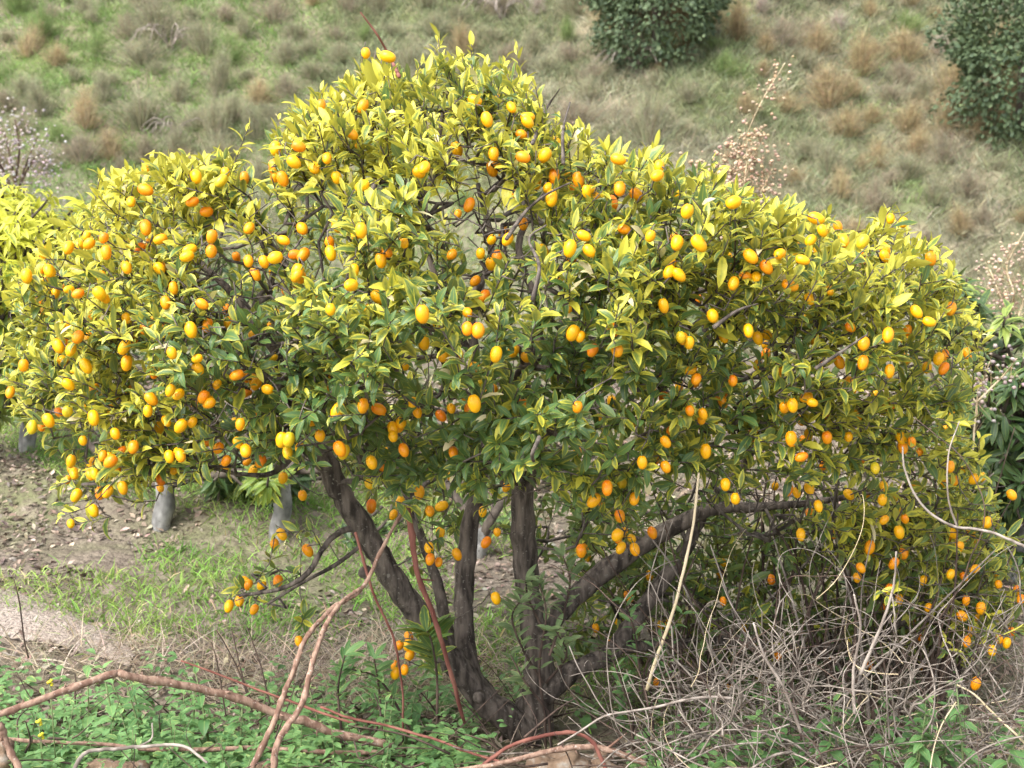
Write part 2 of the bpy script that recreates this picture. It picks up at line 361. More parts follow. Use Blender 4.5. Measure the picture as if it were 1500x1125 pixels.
# bushes read off the photograph: pixel of the foot, width in pixels, kind
traced = [(40,85,75,'tan'),(85,95,70,'tan'),(230,55,110,'grey'),(205,190,130,'grey'),(300,80,90,'grey'),(600,105,120,'grey'),(730,25,70,'brown'),
 (1195,80,95,'tan'),(1080,60,90,'tan'),(1260,110,110,'tan'),(1320,125,70,'brown'),(1240,200,80,'tan'),(1280,250,75,'tan'),(1330,195,85,'tan'),(1430,205,80,'tan'),
 (1150,165,70,'tan'),(1380,240,70,'brown'),(1280,310,80,'brown'),(1230,290,60,'tan'),(1410,345,70,'tan'),(1340,230,65,'tan'),(1110,235,60,'grey'),(1180,235,60,'grey'),
 (960,115,45,'tan'),(925,180,50,'brown'),(1115,18,50,'pale'),(1230,45,55,'pale'),(1375,80,60,'pale'),(1330,50,70,'green'),(30,20,80,'green'),(140,85,60,'green'),(150,150,70,'grey'),
 (340,180,80,'grey'),(420,140,60,'brown'),(60,170,90,'grey'),(120,240,80,'brown'),(260,240,90,'grey'),(330,30,70,'brown'),(430,60,80,'grey'),(510,20,60,'brown'),
 (800,110,70,'grey'),(830,60,60,'green'),(780,170,60,'grey'),(860,150,60,'grey'),(1060,110,60,'green'),(1010,150,70,'grey'),(1000,200,60,'grey'),(1420,290,80,'brown'),(1460,250,60,'grey'),(1370,300,70,'grey'),(1440,330,60,'brown'),(880,25,60,'brown'),(790,20,50,'pale')]
spots = []
for (px, py, wpx, kind) in traced:
    q = G(px, py); s = wpx/F*q[1]*.62; spots.append(q[:2]); broom(kind, q[0], q[1], s, R.uniform(.8, 1.15))
cand = 0
while len(spots) < 235 and cand < 4000:
    cand += 1
    x, y = R.uniform(-9.5, 9.5), R.uniform(16.3, 25.0)
    q = proj(np.array([x, y, float(gz(x, y))]))
    if not(-30 < q[0] < 1530 and -10 < q[1] < 470): continue
    if q[1] > 330-.10*abs(q[0]-750)+(170 if q[0] > 1250 else 0): continue
    if min((x-a[0])**2+(y-a[1])**2 for a in spots) < .42**2: continue
    spots.append((x, y)); u = R.random()
    kind = ('tan' if u < (.5 if q[0] > 1000 else .16) else 'grey' if u < .72 else 'brown' if u < .88 else 'green')
    broom(kind, x, y, R.uniform(.26, .5)*(1.6 if R.random() < .3 else 1), R.uniform(.7, 1.05))

# bare arching dead stems among the broom
def bare(px, py, wpx, label):
    q = G(px, py); s = wpx/F*q[1]; r = root('dead_shrub', q, label, 'dead shrub')
    for k in range(11):
        a = R.uniform(0, 6.28); L = s*R.uniform(.5, .9); g = Geo()
        pts = [np.zeros(3), np.array([math.cos(a)*L*.3, math.sin(a)*L*.2-.05, L*.45]), np.array([math.cos(a)*L*.7, math.sin(a)*L*.5-.1, L*.5]), np.array([math.cos(a)*L, math.sin(a)*L*.6-.12, L*.22])]
        g.tube(catmull(pts, 4)+R.normal(scale=.01, size=(13, 3)), np.linspace(.014, .006, 13)*s, 5); link('stem', g.mesh('stem', M['grey']), r)
bare(250, 75, 80, 'grey dead shrub with arching bare stems near top left of the slope')
bare(930, 110, 90, 'dead shrub with arching bare stems below the dark round bush')
bare(260, 205, 75, 'dead shrub with bare twigs on the slope just above the left of the kumquat crown')
bare(735, 30, 90, 'dead shrub with bare stems at the top edge above the kumquat tip')
bare(1430, 35, 60, 'pale bare branched shrub beside the dark tree at top right')

# ------------------------------------------------------------------ leaves
ROWS = np.array([0, .14, .36, .62, .84, 1.]); CS = np.array([-1, -.6, 0, .6, 1.])
def leaves(b, d, nrm, L, W, k, fold=.25, shape=1., wave=.1):
    """vectorised leaf blades; returns (N,30,3)"""
    n = len(b); d = unit(d); nrm = unit(nrm-d*np.sum(nrm*d, 1, keepdims=True)); s = np.cross(d, nrm)
    w_ = (np.sin(math.pi*ROWS**shape)**.85*np.array([0, 1, 1, 1, 1, 0])+np.array([.06, 0, 0, 0, 0, .01]))
    kk = np.where(np.abs(k) < .05, .05, k)[:, None]; ang = kk*ROWS
    al = np.sin(ang)/kk; dr = (1-np.cos(ang))/kk
    C = b[:, None]+d[:, None]*(L[:, None]*al)[..., None]-nrm[:, None]*(L[:, None]*dr)[..., None]
    nt_ = nrm[:, None]*np.cos(ang)[..., None]+d[:, None]*np.sin(ang)[..., None]
    wid = W[:, None]*w_*.5
    tw = R.normal(scale=.22, size=(n, 1))*ROWS
    ph = R.uniform(0, 6.28, (n, 1, 1))
    lat = wid[..., None]*CS; hgt = wid[..., None]*(np.abs(CS)*fold+wave*np.sin(ROWS[None, :, None]*7+ph+CS*1.5)*np.abs(CS)+(tw[..., None]*CS))
    V = C[:, :, None]+s[:, None, None]*lat[..., None]+nt_[:, :, None]*hgt[..., None]
    return V.reshape(n, 30, 3)
_i = (np.arange(5)[:, None]*5+np.arange(4)[None]).ravel(); LQ = np.stack([_i, _i+1, _i+6, _i+5], 1)
LEDGE = np.tile(np.abs(CS), 6); LALONG = np.repeat(ROWS, 5)
def leaf_attrs(rnd, yel):
    n = len(rnd); return dict(edge=np.tile(LEDGE, n), along=np.tile(LALONG, n), rnd=np.repeat(rnd, 30), yel=np.repeat(yel, 30))
def leaf_mesh(name, V, rnd, yel, m, org):
    n = len(V); Q = (LQ[None]+(np.arange(n)*30)[:, None, None]).reshape(-1, 4)
    return make_mesh(name, V.reshape(-1, 3)-np.asarray(org), [Q], m, attrs=leaf_attrs(rnd, yel))
CELL = 6
def zbuf():
    return np.full((220, 300), 1e9)
def splat(zb, pts):
    q = proj(pts); ix = (q[:, 0]/CELL).astype(int); iy = (q[:, 1]/CELL).astype(int); ok = (ix >= 0) & (ix < 250) & (iy >= 0) & (iy < 188)
    np.minimum.at(zb, (iy[ok], ix[ok]), q[ok, 2])
def vis_score(zb, V):
    q = proj(V.reshape(-1, 3)); ix = np.clip((q[:, 0]/CELL).astype(int), 0, 249); iy = np.clip((q[:, 1]/CELL).astype(int), 0, 187)
    inn = (q[:, 0] > 0) & (q[:, 0] < 1500) & (q[:, 1] > 0) & (q[:, 1] < 1125)
    s = ((q[:, 2] < zb[iy, ix]+.02) & inn).reshape(len(V), -1).mean(1)
    q = q.reshape(len(V), -1, 3); a = q[:, 0, :2]; b_ = q[:, 29, :2]; c1 = q[:, 10, :2]; c2 = q[:, 14, :2]
    u, v = b_-a, c2-c1; return s*np.abs(u[:, 0]*v[:, 1]-u[:, 1]*v[:, 0])
def emit_leaves(rt, V, rnd, yel, m, org, zb, nmax, name='leaf', mass='foliage'):
    sc = vis_score(zb, V); o = np.argsort(-sc); pick = o[:nmax]; pick = pick[sc[pick] > 0]
    rest = np.setdiff1d(np.arange(len(V)), pick)
    for i in pick:
        b = V[i, 0]; ob = link(name, leaf_mesh(name, V[i:i+1], rnd[i:i+1], yel[i:i+1], m, b), rt, tuple(b-np.asarray(org)))
    if len(rest): tag(link(mass, leaf_mesh(mass, V[rest], rnd[rest], yel[rest], m, org), rt), kind='stuff')

# ------------------------------------------------------------------ THE KUMQUAT TREE
base = G(770, 1078); base = np.array([base[0], base[1], float(gz(base[0], base[1]))])
BY = base[1]
tree = root('kumquat_tree', base, 'large spreading kumquat tree hung with orange fruit in the centre', 'tree')
# --- limbs, traced: (px, py, depth, radius in px)
LIMBS = {
 'trunk': [(768,1092,0,46),(778,1060,0,40),(788,1010,0,31),(788,950,-.02,26),(776,880,-.02,22),(768,800,-.02,22),(765,720,-.04,20),(785,655,-.06,16),(835,600,-.08,14),(890,540,-.1,12),(935,470,-.08,9),(960,400,-.05,7),(975,320,0,4)],
 'limb': [
  [(775,1072,-.04,30),(735,1045,-.06,27),(700,1015,-.07,25),(660,965,-.09,23),(622,915,-.1,22),(590,868,-.12,22),(548,805,-.15,21),(508,735,-.18,20),(478,680,-.2,19),(452,640,-.22,16),(425,580,-.25,12),(400,510,-.25,9),(350,440,-.2,7),(290,380,-.15,4)],
  [(715,1030,-.05,24),(688,980,-.02,19),(680,900,.02,18),(682,830,.04,17),(690,760,.05,16),(702,700,.05,14),(715,630,.05,11),(700,540,.0,9),(690,450,0,8),(720,370,.02,6),(700,270,.05,4)],
  [(665,975,.0,12),(655,920,.05,11),(642,860,.08,10),(622,800,.1,8),(600,745,.12,7),(585,680,.12,6),(540,590,.1,5),(520,480,.1,4)],
  [(782,945,.02,20),(822,895,.04,18),(870,848,.08,18),(930,805,.1,17),(990,768,.12,15),(1050,745,.1,12),(1120,742,.1,8),(1200,735,.1,6),(1290,720,.05,5),(1370,740,0,3)],
  [(795,1020,-.02,22),(840,982,.0,18),(890,958,.04,16),(925,915,.08,15),(960,865,.12,14),(1000,812,.16,13),(1030,755,.2,10),(1080,690,.2,8),(1140,600,.15,7),(1180,500,.1,5),(1220,420,.05,4)],
  [(900,950,.04,11),(960,945,.12,10),(1030,940,.18,9),(1110,936,.2,8),(1190,948,.2,7),(1270,940,.18,6),(1340,900,.1,5),(1420,870,.0,4)],
  [(458,650,-.22,13),(490,590,-.15,11),(520,510,-.1,9),(510,420,-.05,7),(530,330,0,6),(560,230,.05,4),(570,150,.05,3)],
  [(425,580,-.25,8),(370,540,-.3,7),(300,500,-.3,6),(220,470,-.3,5),(140,440,-.3,3)],
  [(785,655,-.06,10),(770,560,-.15,9),(790,460,-.2,7),(760,360,-.15,6),(800,280,-.1,4)],
  [(880,550,-.1,9),(960,520,-.15,8),(1050,450,-.15,6),(1110,370,-.1,4)],
  [(545,772,-.15,6),(500,778,-.2,6),(472,805,-.25,5),(452,838,-.28,5),(412,862,-.3,4),(350,872,-.32,3)],
  [(535,795,-.15,4),(490,828,-.2,4),(440,855,-.25,3),(392,885,-.3,2.5)],
  [(700,540,0,6),(650,440,.0,6),(620,330,.05,5),(640,220,.05,4),(655,130,.05,3)],
  [(450,640,-.22,6),(405,690,-.3,5),(355,695,-.35,4),(300,685,-.35,3),(220,690,-.35,3)],
 ]}
nodes = []; par = []; limbR = []
def limb_pts(L):
    p3 = np.array([P(a, b, BY+c) for a, b, c, r in L]); r3 = np.array([.86*r/F*(BY+c) for a, b, c, r in L])
    z = catmull(np.hstack([p3, r3[:, None]]), 6); z[:, :3] += (R.normal(scale=.25, size=(len(z), 3))*z[:, 3:4])*np.linspace(.2, 1, len(z))[:, None]*.5
    return z
for nm in ('trunk', 'limb'):
    for L in ([LIMBS['trunk']] if nm == 'trunk' else LIMBS['limb']):
        z = limb_pts(L); g = Geo(); z[:, 2] = np.maximum(z[:, 2], -.2)
        g.tube(z[:, :3], z[:, 3], 14 if z[0, 3] > .012 else 8, .16); link(nm, g.mesh(nm, M['bark'], base), tree)
        for p in z[2:]: nodes.append(p[:3])
NL = len(nodes)
# pruning scar on the left limb
for (px, py, dy, r) in ((535, 838, -.16, 9), (702, 1020, -.12, 9)):
    c = P(px, py, BY+dy); g = Geo(); dv = unit(np.array([-.3, -1, .1])); g.tube(np.array([c-dv*.01, c+dv*.012, c+dv*.016]), np.array([r, r, r*.6])/F*BY, 10, .1); link('knot', g.mesh('knot', M['bark'], base), tree)

# --- crown outline in the picture and its depth profile
OUT = np.array([(0,560),(8,500),(25,400),(50,355),(90,335),(125,305),(150,262),(190,250),(235,230),(290,232),(330,222),(343,285),(370,318),(392,240),(420,170),(460,140),(500,125),(520,105),(530,85),(570,100),(610,118),(640,88),(655,76),(690,84),(720,98),(745,98),(762,132),(790,160),(830,180),(860,205),(900,225),(960,215),(985,245),(1040,240),(1070,270),(1120,295),(1170,295),(1210,320),(1240,350),(1280,340),(1300,310),(1320,315),(1330,355),(1370,360),(1400,410),(1425,450),(1435,500),(1410,560),(1415,620),(1435,680),(1465,740),(1500,790),(1540,850),(1500,930),(1470,950),(1440,975),(1400,950),(1350,890),(1300,870),(1260,820),(1200,750),(1150,735),(1080,725),(1050,710),(1010,685),(960,680),(935,750),(905,780),(880,740),(800,690),(760,690),(720,720),(650,725),(590,725),(540,690),(500,655),(450,630),(440,680),(390,680),(330,670),(300,680),(250,700),(200,710),(130,730),(100,750),(80,735),(75,700),(60,620),(30,610)], float)
def inside(p, poly=OUT):
    x, y = p[:, 0], p[:, 1]; c = np.zeros(len(p), bool); j = len(poly)-1
    for i in range(len(poly)):
        xi, yi = poly[i]; xj, yj = poly[j]
        c ^= ((yi > y) != (yj > y)) & (x < (xj-xi)*(y-yi)/(yj-yi+1e-9)+xi); j = i
    return c
CXP, CYP = 740., 480.
def halfdepth(px, py):
    qx = (np.asarray(px)-CXP)/790; qy = (np.asarray(py)-CYP)/440
    return .80*np.sqrt(np.clip(1-qx**2-qy**2*.9, .06, 1))*(1+.5*(noise(np.stack([px, py], -1), 1/75., 6)-.5))
def front(px, py): return BY-.02-halfdepth(px, py)+.15*sstep(560, 900, np.asarray(py, float))
def Pv(px, py, Y): return np.array([P(a, b, c) for a, b, c in zip(px, py, Y)])
# --- fruit seen in the photograph (tile offset, tile scale, list of u,v[,angle])
def T(ox, oy, sc, s):
    o = []
    for tok in s.split():
        a = tok.split(','); o.append((ox+float(a[0])*sc, oy+float(a[1])*sc, a[2] if len(a) > 2 else ''))
    return o
K = .3556
FR = T(0,0,K,"570,770,h 540,815 800,700 925,690 932,722 1005,705 1325,408 1347,630 1380,705 1230,920 1355,1010 1143,980,h 1268,1025 1020,1050 1040,920 1165,1050,h 598,905 820,822,h 690,975,h 880,945 800,1045,h 515,1072 545,975,s 605,985,s 290,995 327,985,s 388,985 437,958 435,1008 195,1090 105,1105 1135,580 1185,645 1255,650,s 1125,660,s 1150,705 180,1010,s 1240,1110 1380,900,s")
FR += T(500,0,K,"100,195,v 160,222,h 522,403,h 103,410 22,535 748,480 720,545,h 787,575,s 590,460 463,583,s 627,605 720,637,h 857,612 613,660,s 352,670 1110,645,h 1147,698,s 1322,710 1312,660 880,690,v 970,707 1008,760 935,705,s 1148,748 1190,780 868,780 115,750 80,915,v 60,940,s 247,975 207,1000,s 158,1037,v 55,1085 700,960 470,1030,s 575,1020 650,1030,s 540,815,s 950,985 1000,1010 935,1035,s 1140,935,h 1283,948 1365,1095 1060,795,s 1105,805,s 40,580,s 1390,970")
FR += T(1000,0,K,"240,822,h 42,970 515,887,h 565,925 630,910 545,970 485,985,s 465,1060,h 255,1030 185,1040,s 760,967 858,878 912,895 712,1035,s 820,1030,s 1015,1035 468,1025,s 553,1015,s 30,840 655,965,s")
FR += T(0,380,K,"105,45 195,20 420,45,v 515,10 640,15 710,90,v 678,150 808,168 348,132,h 388,115 940,233,s 862,240,s 778,255 640,232,s 600,255,s 700,360 835,400,h 530,330 228,325 270,315,s 262,237,s 98,410 240,400,s 338,410 48,523 258,495 370,300,s 335,295 487,537,s 535,515,s 712,513 600,550 610,598,v 468,598,s 285,605 380,620 333,600,s 1005,465,h 1040,470,s 1070,490,s 1360,180,v 1360,430,s 1368,515,s 992,652,v 1165,710,v 1197,710,v 1240,45 1035,35,s 1230,15 1385,748 1075,605,s 855,540,s 885,575,s 672,645 655,665,s 765,660 555,745 500,735,s 340,725 298,803 430,785 385,860 480,810 480,840,s 530,808,s 360,845,s 735,780 693,785 655,925 660,880,s 730,850,s 500,912 460,930 330,945 375,1008 290,1070 285,890,s 305,858,s 135,660 170,665,s 185,635 1010,762 915,755,s 910,835,s 945,808,s 1055,848 1170,875 1085,805,s 1243,950 1145,1110 190,95,s 235,115,s 185,190,s 510,220,s 400,510,s 410,935,s")
FR += T(500,380,K,"115,180,s 330,185 380,240,s 520,257 565,262 330,300,s 178,367,s 645,358 718,345,s 833,340,s 1130,342 1018,437,s 1325,543,s 95,570 125,605,h 303,565,v 450,595,s 520,590,s 540,555,v 635,515,s 745,575,s 980,583 1395,295 1320,160 1365,40 1270,120,s 970,270 995,295 210,705 205,665 248,757 20,760 115,808 150,830,s 105,905 245,973,v 325,930,s 440,1005,h 585,1015 410,1100,s 365,1015,s 125,985,s 225,1030,s 1320,728 1237,808 1325,830 1297,795,s 1095,908 1063,965 1155,885,s 1210,957 1140,1030,s 1150,1110 1175,1105 1270,1100 690,915,s 460,770,s 1330,460,s 640,1105,s 5,590 125,130,s 570,70,s 605,127,s 425,370,s 700,570,s 1205,655,s")
FR += T(1000,380,K,"408,93,h 510,138 217,72 195,95,s 115,205 268,265 300,295,s 158,297,s 5,300 28,315,v 672,262 850,280 943,190 988,247,h 932,268,s 1112,175 755,320 750,393 910,383,s 940,395,s 1090,375 1065,382 1010,420,v 855,430,v 405,423,s 315,410,s 553,305,s 65,470 205,475 155,560,s 175,525,s 450,570,v 535,557,h 510,580,h 25,600 75,612 93,757,v 445,705,v 515,695,s 592,705,v 683,708 515,803,h 940,730 903,745 790,835 985,775,s 1030,830,s 1105,828 1120,885 1070,890,s 1215,885 175,900 217,960,v 445,925,s 465,935,s 515,915,s 825,965,v 823,912,s 960,910,s 553,990 845,1055 885,1095 910,1050 1260,1060 1340,950 485,1105 1100,1110 1180,1100,s 695,485,s 830,575,s 835,600,s 295,685,s 630,395,s 325,5 725,795,s 705,615,s")
FR += T(0,780,1/3,"1207,25,v 1335,52 1055,200,h 1100,205,s 1160,212 1228,185 1055,275 1015,295,s 1130,315 1310,453,v")
FR += T(400,780,.3067,"755,97 792,120 745,45,s 865,75,s 1035,20,s 1055,283 640,470,s 650,508 612,520 588,610 630,628,v 590,640 665,560")
FR += T(750,780,.3067,"510,15 555,12 535,45,s 577,48,s 330,52,s 365,105,s 355,55,s 765,150,s 658,178,s 543,277,s 505,387,s 395,435,s 463,495,s 720,415,s 700,690,s 855,690,s 1110,435,s 1270,570,s 1130,845,s 1030,720,s 1085,820,s 760,410,s 1005,305,s 1000,125,s 990,170,s 1235,200,s")
FR += T(1100,780,.3067,"575,35 725,60 700,120 510,145 505,190,v 668,243 705,290 640,330,s 1003,40 950,15,s 965,175 1005,190 1093,162,h 1170,180,s 828,203,v 793,265,s 860,338 1180,225 1272,250 1295,295 1030,300 1100,330 1135,345,s 987,378 1070,372,s 1185,485 1228,500 1150,535 1245,450 1055,445,s 1028,492 1085,688 758,405,s 793,475,s 872,565,s 815,635,s 470,493,s 383,563,s 565,605,s 30,495,s 125,565,s 40,660,s")
FP = []; FD = []; FS = []; deep = []
for (px, py, a) in FR:
    s = a == 's'; inn = inside(np.array([[px, py]]))[0]
    Y = float(front(px, py))+(R.uniform(.10, .3) if s else R.uniform(-.04, .05))
    if not inn: Y = BY-.15+R.normal(scale=.08)
    if s and py > 800 and 850 < px < 1400: Y = BY+R.uniform(.1, .5)
    p = P(px, py, Y)
    dv = {'h': np.array([random.choice((-1, 1))*1., -.3, -.35]), 'v': np.array([R.normal(scale=.12), -.15, -1])}.get(a, np.array([R.normal(scale=.45), -.3+R.normal(scale=.25), -.9+R.normal(scale=.2)]))
    FP.append(p); FD.append(unit(dv)); FS.append(R.uniform(.82, 1.14)); deep.append(s)
nf0 = len(FP)
for k in range(nf0):        # companions tucked in behind many of them
    if FR[k][1] < 690 and R.random() < .38 and inside(np.array([[FR[k][0], FR[k][1]-30]]))[0]:
        FP.append(FP[k]+np.array([R.normal(scale=.026), abs(R.normal(scale=.03))+.012, R.normal(scale=.022)])); FD.append(unit(FD[k]+R.normal(scale=.45, size=3))); FS.append(R.uniform(.75, 1.05)); deep.append(True)
for _ in range(130):        # fruit deeper in the crown
    while True:
        px, py = R.uniform(20, 1480), R.uniform(130, 900)
        if inside(np.array([[px, py]]))[0]: break
    hd = float(halfdepth(px, py)); FP.append(P(px, py, float(front(px, py))+R.uniform(.2, 1.7*hd))); FD.append(unit(np.array([R.normal(scale=.4), R.normal(scale=.4), -1]))); FS.append(R.uniform(.8, 1.08)); deep.append(True)
FP = np.array(FP); FD = np.array(FD); FS = np.array(FS); deep = np.array(deep)
def fruit_mesh(name, seed):
    rr = np.random.default_rng(seed); n, k = 9, 12; t = np.linspace(0, math.pi, n); asp = rr.uniform(1.22, 1.5)
    r = .0150*np.sin(t)**.92*(1+.05*np.cos(t)); z = -.0150*asp*(1-np.cos(t)); V = []
    for i in range(1, n-1):
        a = np.arange(k)*2*math.pi/k; rad = r[i]*(1+.025*np.sin(a*2+rr.uniform(0, 6))); V.append(np.stack([np.cos(a)*rad, np.sin(a)*rad, np.full(k, z[i])], 1))
    g = Geo(); V = np.vstack(V); m = len(V); V = np.vstack([V, [[0, 0, -.0006]], [[0, 0, z[-1]]]])
    i = np.arange(n-3)[:, None]*k; j = np.arange(k)[None]; Q = np.stack([i+j, i+k+j, i+k+(j+1) % k, i+(j+1) % k], -1).reshape(-1, 4)
    jj = np.arange(k); Tt = np.vstack([np.stack([np.full(k, m), jj, (jj+1) % k], 1), np.stack([np.full(k, m+1), (n-3)*k+(jj+1) % k, (n-3)*k+jj], 1)])
    g.add(V, Q, Tt, a=0.); g.tube(np.array([[0, 0, -.0015], [0, 0, .001], [.001, 0, .012]]), [.0038, .0018, .0013], 6, a=1.)
    return g, np.vstack(g.V), np.vstack(g.Q), np.vstack(g.T), np.concatenate(g.A)
FM = []; FG = []
for k in range(6):
    g, V, Q, Tt, A = fruit_mesh('kumquat', k); FG.append((V, Q, Tt, A))
    FM.append(make_mesh('kumquat', V, [Q, Tt], M['fruit'], attrs=dict(stem=A, rnd=np.full(len(V), k/6.))))
def frame(d):
    zax = -unit(d); x = unit(np.cross(zax, np.array([.3, 1, .2]))); y = np.cross(zax, x); return np.stack([x, y, zax], 1)
FSC = FS*.78

# --- shoots
def sample(n):
    out = []
    while len(out) < n:
        p = np.stack([R.uniform(0, 1540, 4000), R.uniform(40, 980, 4000)], 1); p = p[inside(p)]; out += list(p)
    return np.array(out[:n])
sh = []     # px, py, Y
def gapf(p):   # regions where bare twigs show through
    f = np.ones(len(p))
    for (gx, gy, rx, ry, v) in ((690,275,66,78,.1),(350,440,90,48,.33),(330,520,85,38,.3),(770,370,64,44,.2),(880,640,90,55,.4),(930,590,60,40,.5),(300,590,70,40,.6),(400,560,50,70,.6),(640,620,50,60,.6),(1150,740,120,40,.5),(520,640,50,40,.6)):
        f = np.minimum(f, np.where(((p[:, 0]-gx)/rx)**2+((p[:, 1]-gy)/ry)**2 < 1, v, 1))
    return f
p = sample(2500); Y = front(p[:, 0], p[:, 1])+np.abs(R.normal(scale=.13, size=len(p)))
cl = fbm(Pv(p[:, 0], p[:, 1], Y), 4.2, 3); keep = (R.random(len(p)) < gapf(p)) & (cl+R.normal(scale=.06, size=len(p)) > .455)
sh += [(a, b, c) for (a, b), c in zip(p[keep], Y[keep])]
p = sample(230); hd = halfdepth(p[:, 0], p[:, 1]); Y = front(p[:, 0], p[:, 1])+.2+R.random(len(p))*hd*1.2; kp = R.random(len(p)) < gapf(p); sh += [(a, b, c) for (a, b), c in zip(p[kp], Y[kp])]
p = sample(760); hd = halfdepth(p[:, 0], p[:, 1]); Y = BY+hd*(.45+.5*np.sqrt(R.random(len(p)))); kp = R.random(len(p)) < 2; sh += [(a, b, c) for (a, b), c in zip(p[kp], Y[kp])]
# crown rim
RIM = []
seg = np.roll(OUT, -1, 0)-OUT
for (a, b), (dx, dy) in zip(OUT, seg):
    for t in np.arange(0, 1, 17/max(17, math.hypot(dx, dy))):
        x, y = a+dx*t, b+dy*t
        if y < 600 or R.random() < .4: sh.append((x+R.normal(scale=8)+(12 if x < 100 else 0), y+R.normal(scale=9)+14, BY-.1+R.normal(scale=.22)))
        if y < 560 and 30 < x < 1480 and not 335 < x < 395 and R.random() < .33: RIM.append((x+R.normal(scale=5), y-R.uniform(-4, 18), R.uniform(.7, 1.5)))
# drooping skirt at the back right and loose low sprays
for _ in range(620):
    a = (R.uniform(840, 1450), R.uniform(735, 975), BY+R.uniform(.12, .75)); b_ = P(*a)
    if b_[2] > gz(b_[0], b_[1])+.07: sh.append(a)
for _ in range(30): sh.append((R.uniform(560, 900), R.uniform(690, 830), BY+R.uniform(.2, .7)))
for (a, b) in ((350,862),(375,850),(400,858),(345,880),(372,878),(400,800),(405,780),(440,915),(605,950),(612,975),(635,960),(622,938),(640,790),(905,770),(900,755),(915,740),(870,800),(450,800),(1080,700),(1070,725),(640,770)):
    sh.append((a, b, BY-.25+R.normal(scale=.06)))
for k in range(nf0):
    if FR[k][1] > 790 and FR[k][0] > 850 and R.random() < .6:
        q = proj(FP[k]+R.normal(scale=.02, size=3)+[0, 0, .02]); sh.append((q[0], q[1], FP[k][1]+R.normal(scale=.03)))
sh = np.array(sh); sh = sh[~((np.abs(sh[:, 0]-370) < 26) & (sh[:, 1] < 300))]
SP = Pv(sh[:, 0], sh[:, 1], sh[:, 2])
CC = P(CXP, 560, BY)
sdir = unit((SP-CC)*np.array([.8, .8, .9])+np.array([0, -.05, .45])+R.normal(scale=.33, size=SP.shape))
low = sh[:, 1] > 600; sdir[low] = unit(sdir[low]*np.array([1, 1, .3])+np.array([0, 0, -.12]))
SL = R.uniform(.05, .10, len(SP))
# long upright shoots breaking the skyline
SK = [(545,78,1.5),(528,92,1.2),(562,105,1),(515,118,1),(625,70,1.5),(650,40,1.6),(675,58,1.6),(668,80,1.2),(710,62,1.4),(730,75,1.3),(745,60,1.5),(770,100,1.2),(705,85,1),(610,95,1.2),(585,110,1),(820,150,1.2),(845,165,1.1),(925,200,1.2),(1000,225,1.1),(1090,265,1.2),(1130,275,1.1),(480,118,1.2),(440,128,1.2),(410,150,1.1),(265,215,1.2),(190,225,1.1),(120,285,1.1),(640,28,1.9),(690,40,1.5),(755,45,1.6),(660,60,1),(458,115,1.2),(372,160,1.7),(425,140,1),(535,90,1.3),(240,208,1.2),(215,215,1),(335,200,1.3),(300,215,1),(150,235,1.2),(965,190,1.3),(900,200,1),(1040,210,1.4),(860,170,1.1),(1300,292,1.3),(1325,295,1.1),(1370,335,1.3),(1215,290,1.1),(1165,280,1.1),(780,100,1.2),(700,90,1.1),(590,100,1),(1400,400,1.2),(1425,445,1.2),(1435,620,1.3),(180,235,1.1),(500,105,1.1),(1260,330,1),(30,385,1),(12,470,1)]
SK += RIM
sp2 = np.array([P(a, b+6, BY-.1+R.normal(scale=.15)) for a, b, c in SK]); sd2 = unit(np.array([0, 0, 1.])+R.normal(scale=.22, size=(len(SK), 3))); sl2 = np.array([.06+.05*c for a, b, c in SK])
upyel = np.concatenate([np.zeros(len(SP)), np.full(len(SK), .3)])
SP = np.vstack([SP, sp2-sd2*.03]); sdir = np.vstack([sdir, sd2]); SL = np.concatenate([SL, sl2])
shp = proj(SP)
# --- leaves on the shoots
B, D, Nn, LL, WW, KK, YY, RR = [], [], [], [], [], [], [], []
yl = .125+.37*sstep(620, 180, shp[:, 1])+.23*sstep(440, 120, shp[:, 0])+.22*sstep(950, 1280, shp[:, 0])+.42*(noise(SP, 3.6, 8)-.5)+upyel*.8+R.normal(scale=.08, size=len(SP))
yl -= .24*sstep(.0, .5, shp[:, 2]-(BY+.1))  # back leaves less yellow, darker: shade in the crown gaps put into leaf colour
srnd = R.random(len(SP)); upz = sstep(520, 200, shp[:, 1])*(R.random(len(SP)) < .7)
for i in range(len(SP)):
    n = int(R.integers(7, 13)) if i < len(sh) else 11
    d = sdir[i]; a0 = R.uniform(0, 6.28); u = unit(np.cross(d, [.2, .4, .9])); v = np.cross(d, u)
    for k in range(n):
        f = (k+.5)/n; an = a0+k*2.4+R.normal(scale=.3); o = math.cos(an)*u+math.sin(an)*v
        op = 1.15-.75*f+R.normal(scale=.18); ld = unit(d*math.cos(op)+o*math.sin(op)+np.array([0, 0, .12+.3*upz[i]]))
        nr = unit(d*.8-o*.55*0+np.array([0, -.12, .75])+R.normal(scale=.3, size=3))
        B.append(SP[i]-d*SL[i]*(1-f)); D.append(ld); Nn.append(nr)
        l = R.uniform(.030, .053)*(1.08 if f < .7 else .8)*(1.35 if R.random() < .1 else 1); LL.append(l); WW.append(l*R.uniform(.28, .40)); KK.append(R.uniform(-.3, 1.8))
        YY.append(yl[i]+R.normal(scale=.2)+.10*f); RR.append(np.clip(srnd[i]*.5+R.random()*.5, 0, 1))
B, D, Nn, LL, WW, KK, YY, RR = map(np.array, (B, D, Nn, LL, WW, KK, YY, RR))
LV = leaves(B, D, Nn, LL, WW, KK, .28, .92, .12)
